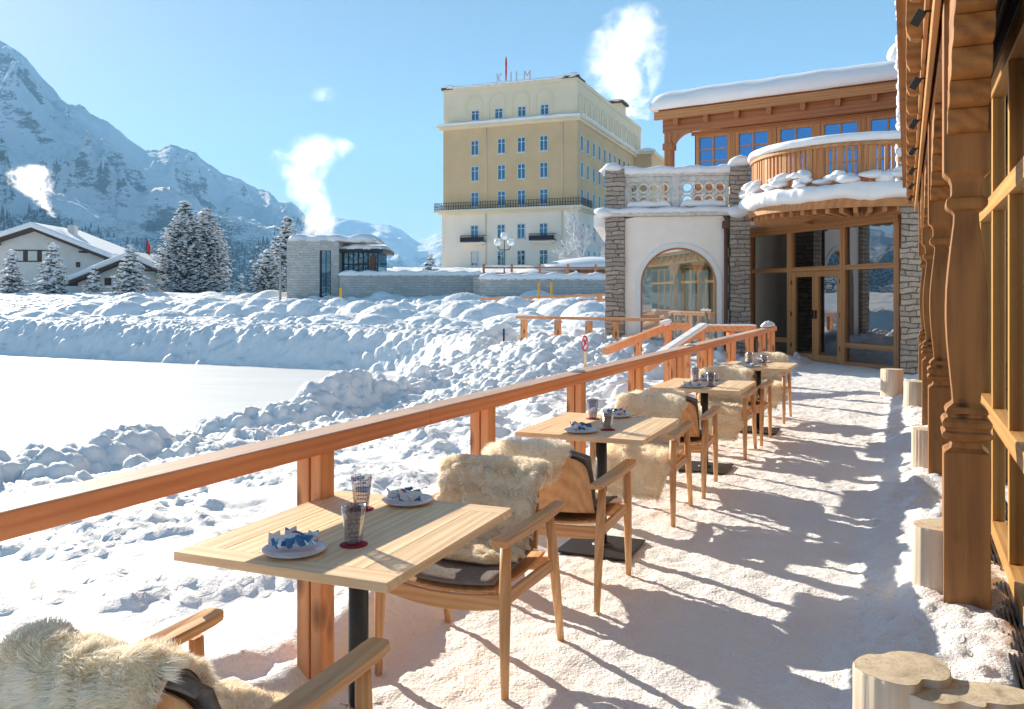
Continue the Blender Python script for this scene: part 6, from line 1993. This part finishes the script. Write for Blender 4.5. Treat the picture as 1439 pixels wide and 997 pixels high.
plume('small thick steam plume drifting left above the large white chalet', at(76, 106, py=306), 75 * 106 / F_PX,
      [(0, 0, .45), (.2, -.9, 1.1), (.45, -2.2, 2.1), (.7, -3.0, 3.0), (.9, -2.6, 2.6), (1, -2.2, 1.2)], 1.1, 1, .70, .55, .8)
plume('tall white steam column rising from the stone pavilion roof', at(440, 76, py=332), 142 * 76 / F_PX,
      [(0, 0, 1.9), (.15, .5, 2.2), (.35, -.3, 2.2), (.55, -.9, 2.2), (.72, -.9, 2.9), (.88, .4, 3.6), (1, .9, 1.8)], .42, 2, .48, .46, .8)
plume('big billowing steam cloud above the right side of the hotel roof', at(893, 135, py=168), 164 * 135 / F_PX,
      [(0, 1.2, 2.0), (.18, -1.2, 4.8), (.36, -2.0, 6.6), (.6, -1.4, 7.0), (.8, -.6, 6.2), (.93, .2, 4.6), (1, .6, 2.5)], .46, 5, .26, .50, .8)
plume('faint little wisp of steam high above the pavilion column', at(452, 110, py=142), 20 * 110 / F_PX,
      [(0, 0, 1.2), (.5, .2, 2.2), (1, .3, 1.0)], .10, 7, .8, .45, .8)

# ------------------------------------------------------------------ haze
mat = bpy.data.materials.new('air'); mat.use_nodes = True; nt = mat.node_tree; nt.nodes.clear()
out = N(nt, 'ShaderNodeOutputMaterial'); vol = N(nt, 'ShaderNodeVolumePrincipled')
vol.inputs['Color'].default_value = (.32, .66, 1.0, 1); vol.inputs['Density'].default_value = HAZE; vol.inputs['Anisotropy'].default_value = 0.0
nt.links.new(vol.outputs[0], out.inputs['Volume'])
mb = MB(); mb.bx(-9200, 9200, -9200, 9200, -60, 1560); hz_ = mb.build('haze', mat); tag(hz_, 'thin pale blue air between the camera and the mountains', 'haze', kind='stuff')

# ------------------------------------------------------------------ sun, sky, camera
AZ, EL = R(-39.5), R(22.8)            # azimuth right of forward (+Y)
sd = Vector((math.sin(AZ) * math.cos(EL), math.cos(AZ) * math.cos(EL), math.sin(EL)))
sl = bpy.data.lights.new('sun', 'SUN'); sl.energy = SUN; sl.angle = R(.53); sl.color = (1.0, .88, .72)
so = bpy.data.objects.new('sun', sl); COL.objects.link(so); so.rotation_euler = (-sd).to_track_quat('-Z', 'Y').to_euler()
w = bpy.data.worlds.new('World'); sc.world = w; w.use_nodes = True
nt = w.node_tree; bg = nt.nodes['Background']; sky = nt.nodes.new('ShaderNodeTexSky'); sky.sky_type = 'NISHITA'
sky.sun_disc = False; sky.sun_elevation = EL; sky.sun_rotation = AZ
sky.altitude = 2200; sky.air_density = 1.0; sky.dust_density = 1.5; sky.ozone_density = 3.2
nt.links.new(mixc(nt, 1.0, sky.outputs[0], (.86, .75, .62), 'MULTIPLY'), bg.inputs[0]); bg.inputs[1].default_value = SKYS

cam = bpy.data.cameras.new('camera'); co = bpy.data.objects.new('camera', cam); COL.objects.link(co)
co.location = (0, 0, HC); co.rotation_euler = (R(90), 0, 0)
cam.sensor_width = 36; cam.sensor_fit = 'HORIZONTAL'; cam.lens = 36 * F_PX / 1439; cam.shift_y = -(997 / 2 - HZ) / 1439
cam.clip_start = .05; cam.clip_end = 40000
sc.camera = co
sc.render.engine = 'CYCLES'
sc.view_settings.view_transform = 'Standard'; sc.view_settings.look = 'None'; sc.view_settings.exposure = EXPO; sc.view_settings.gamma = 1
sc.view_settings.use_curve_mapping = False
cy = sc.cycles
cy.max_bounces = 16; cy.diffuse_bounces = 14; cy.glossy_bounces = 4; cy.transmission_bounces = 4; cy.transparent_max_bounces = 24; cy.volume_bounces = 10
cy.use_denoising = True; cy.caustics_reflective = False; cy.caustics_refractive = False
cy.volume_step_rate = .5; cy.volume_max_steps = 256
cy.sample_clamp_indirect = 8
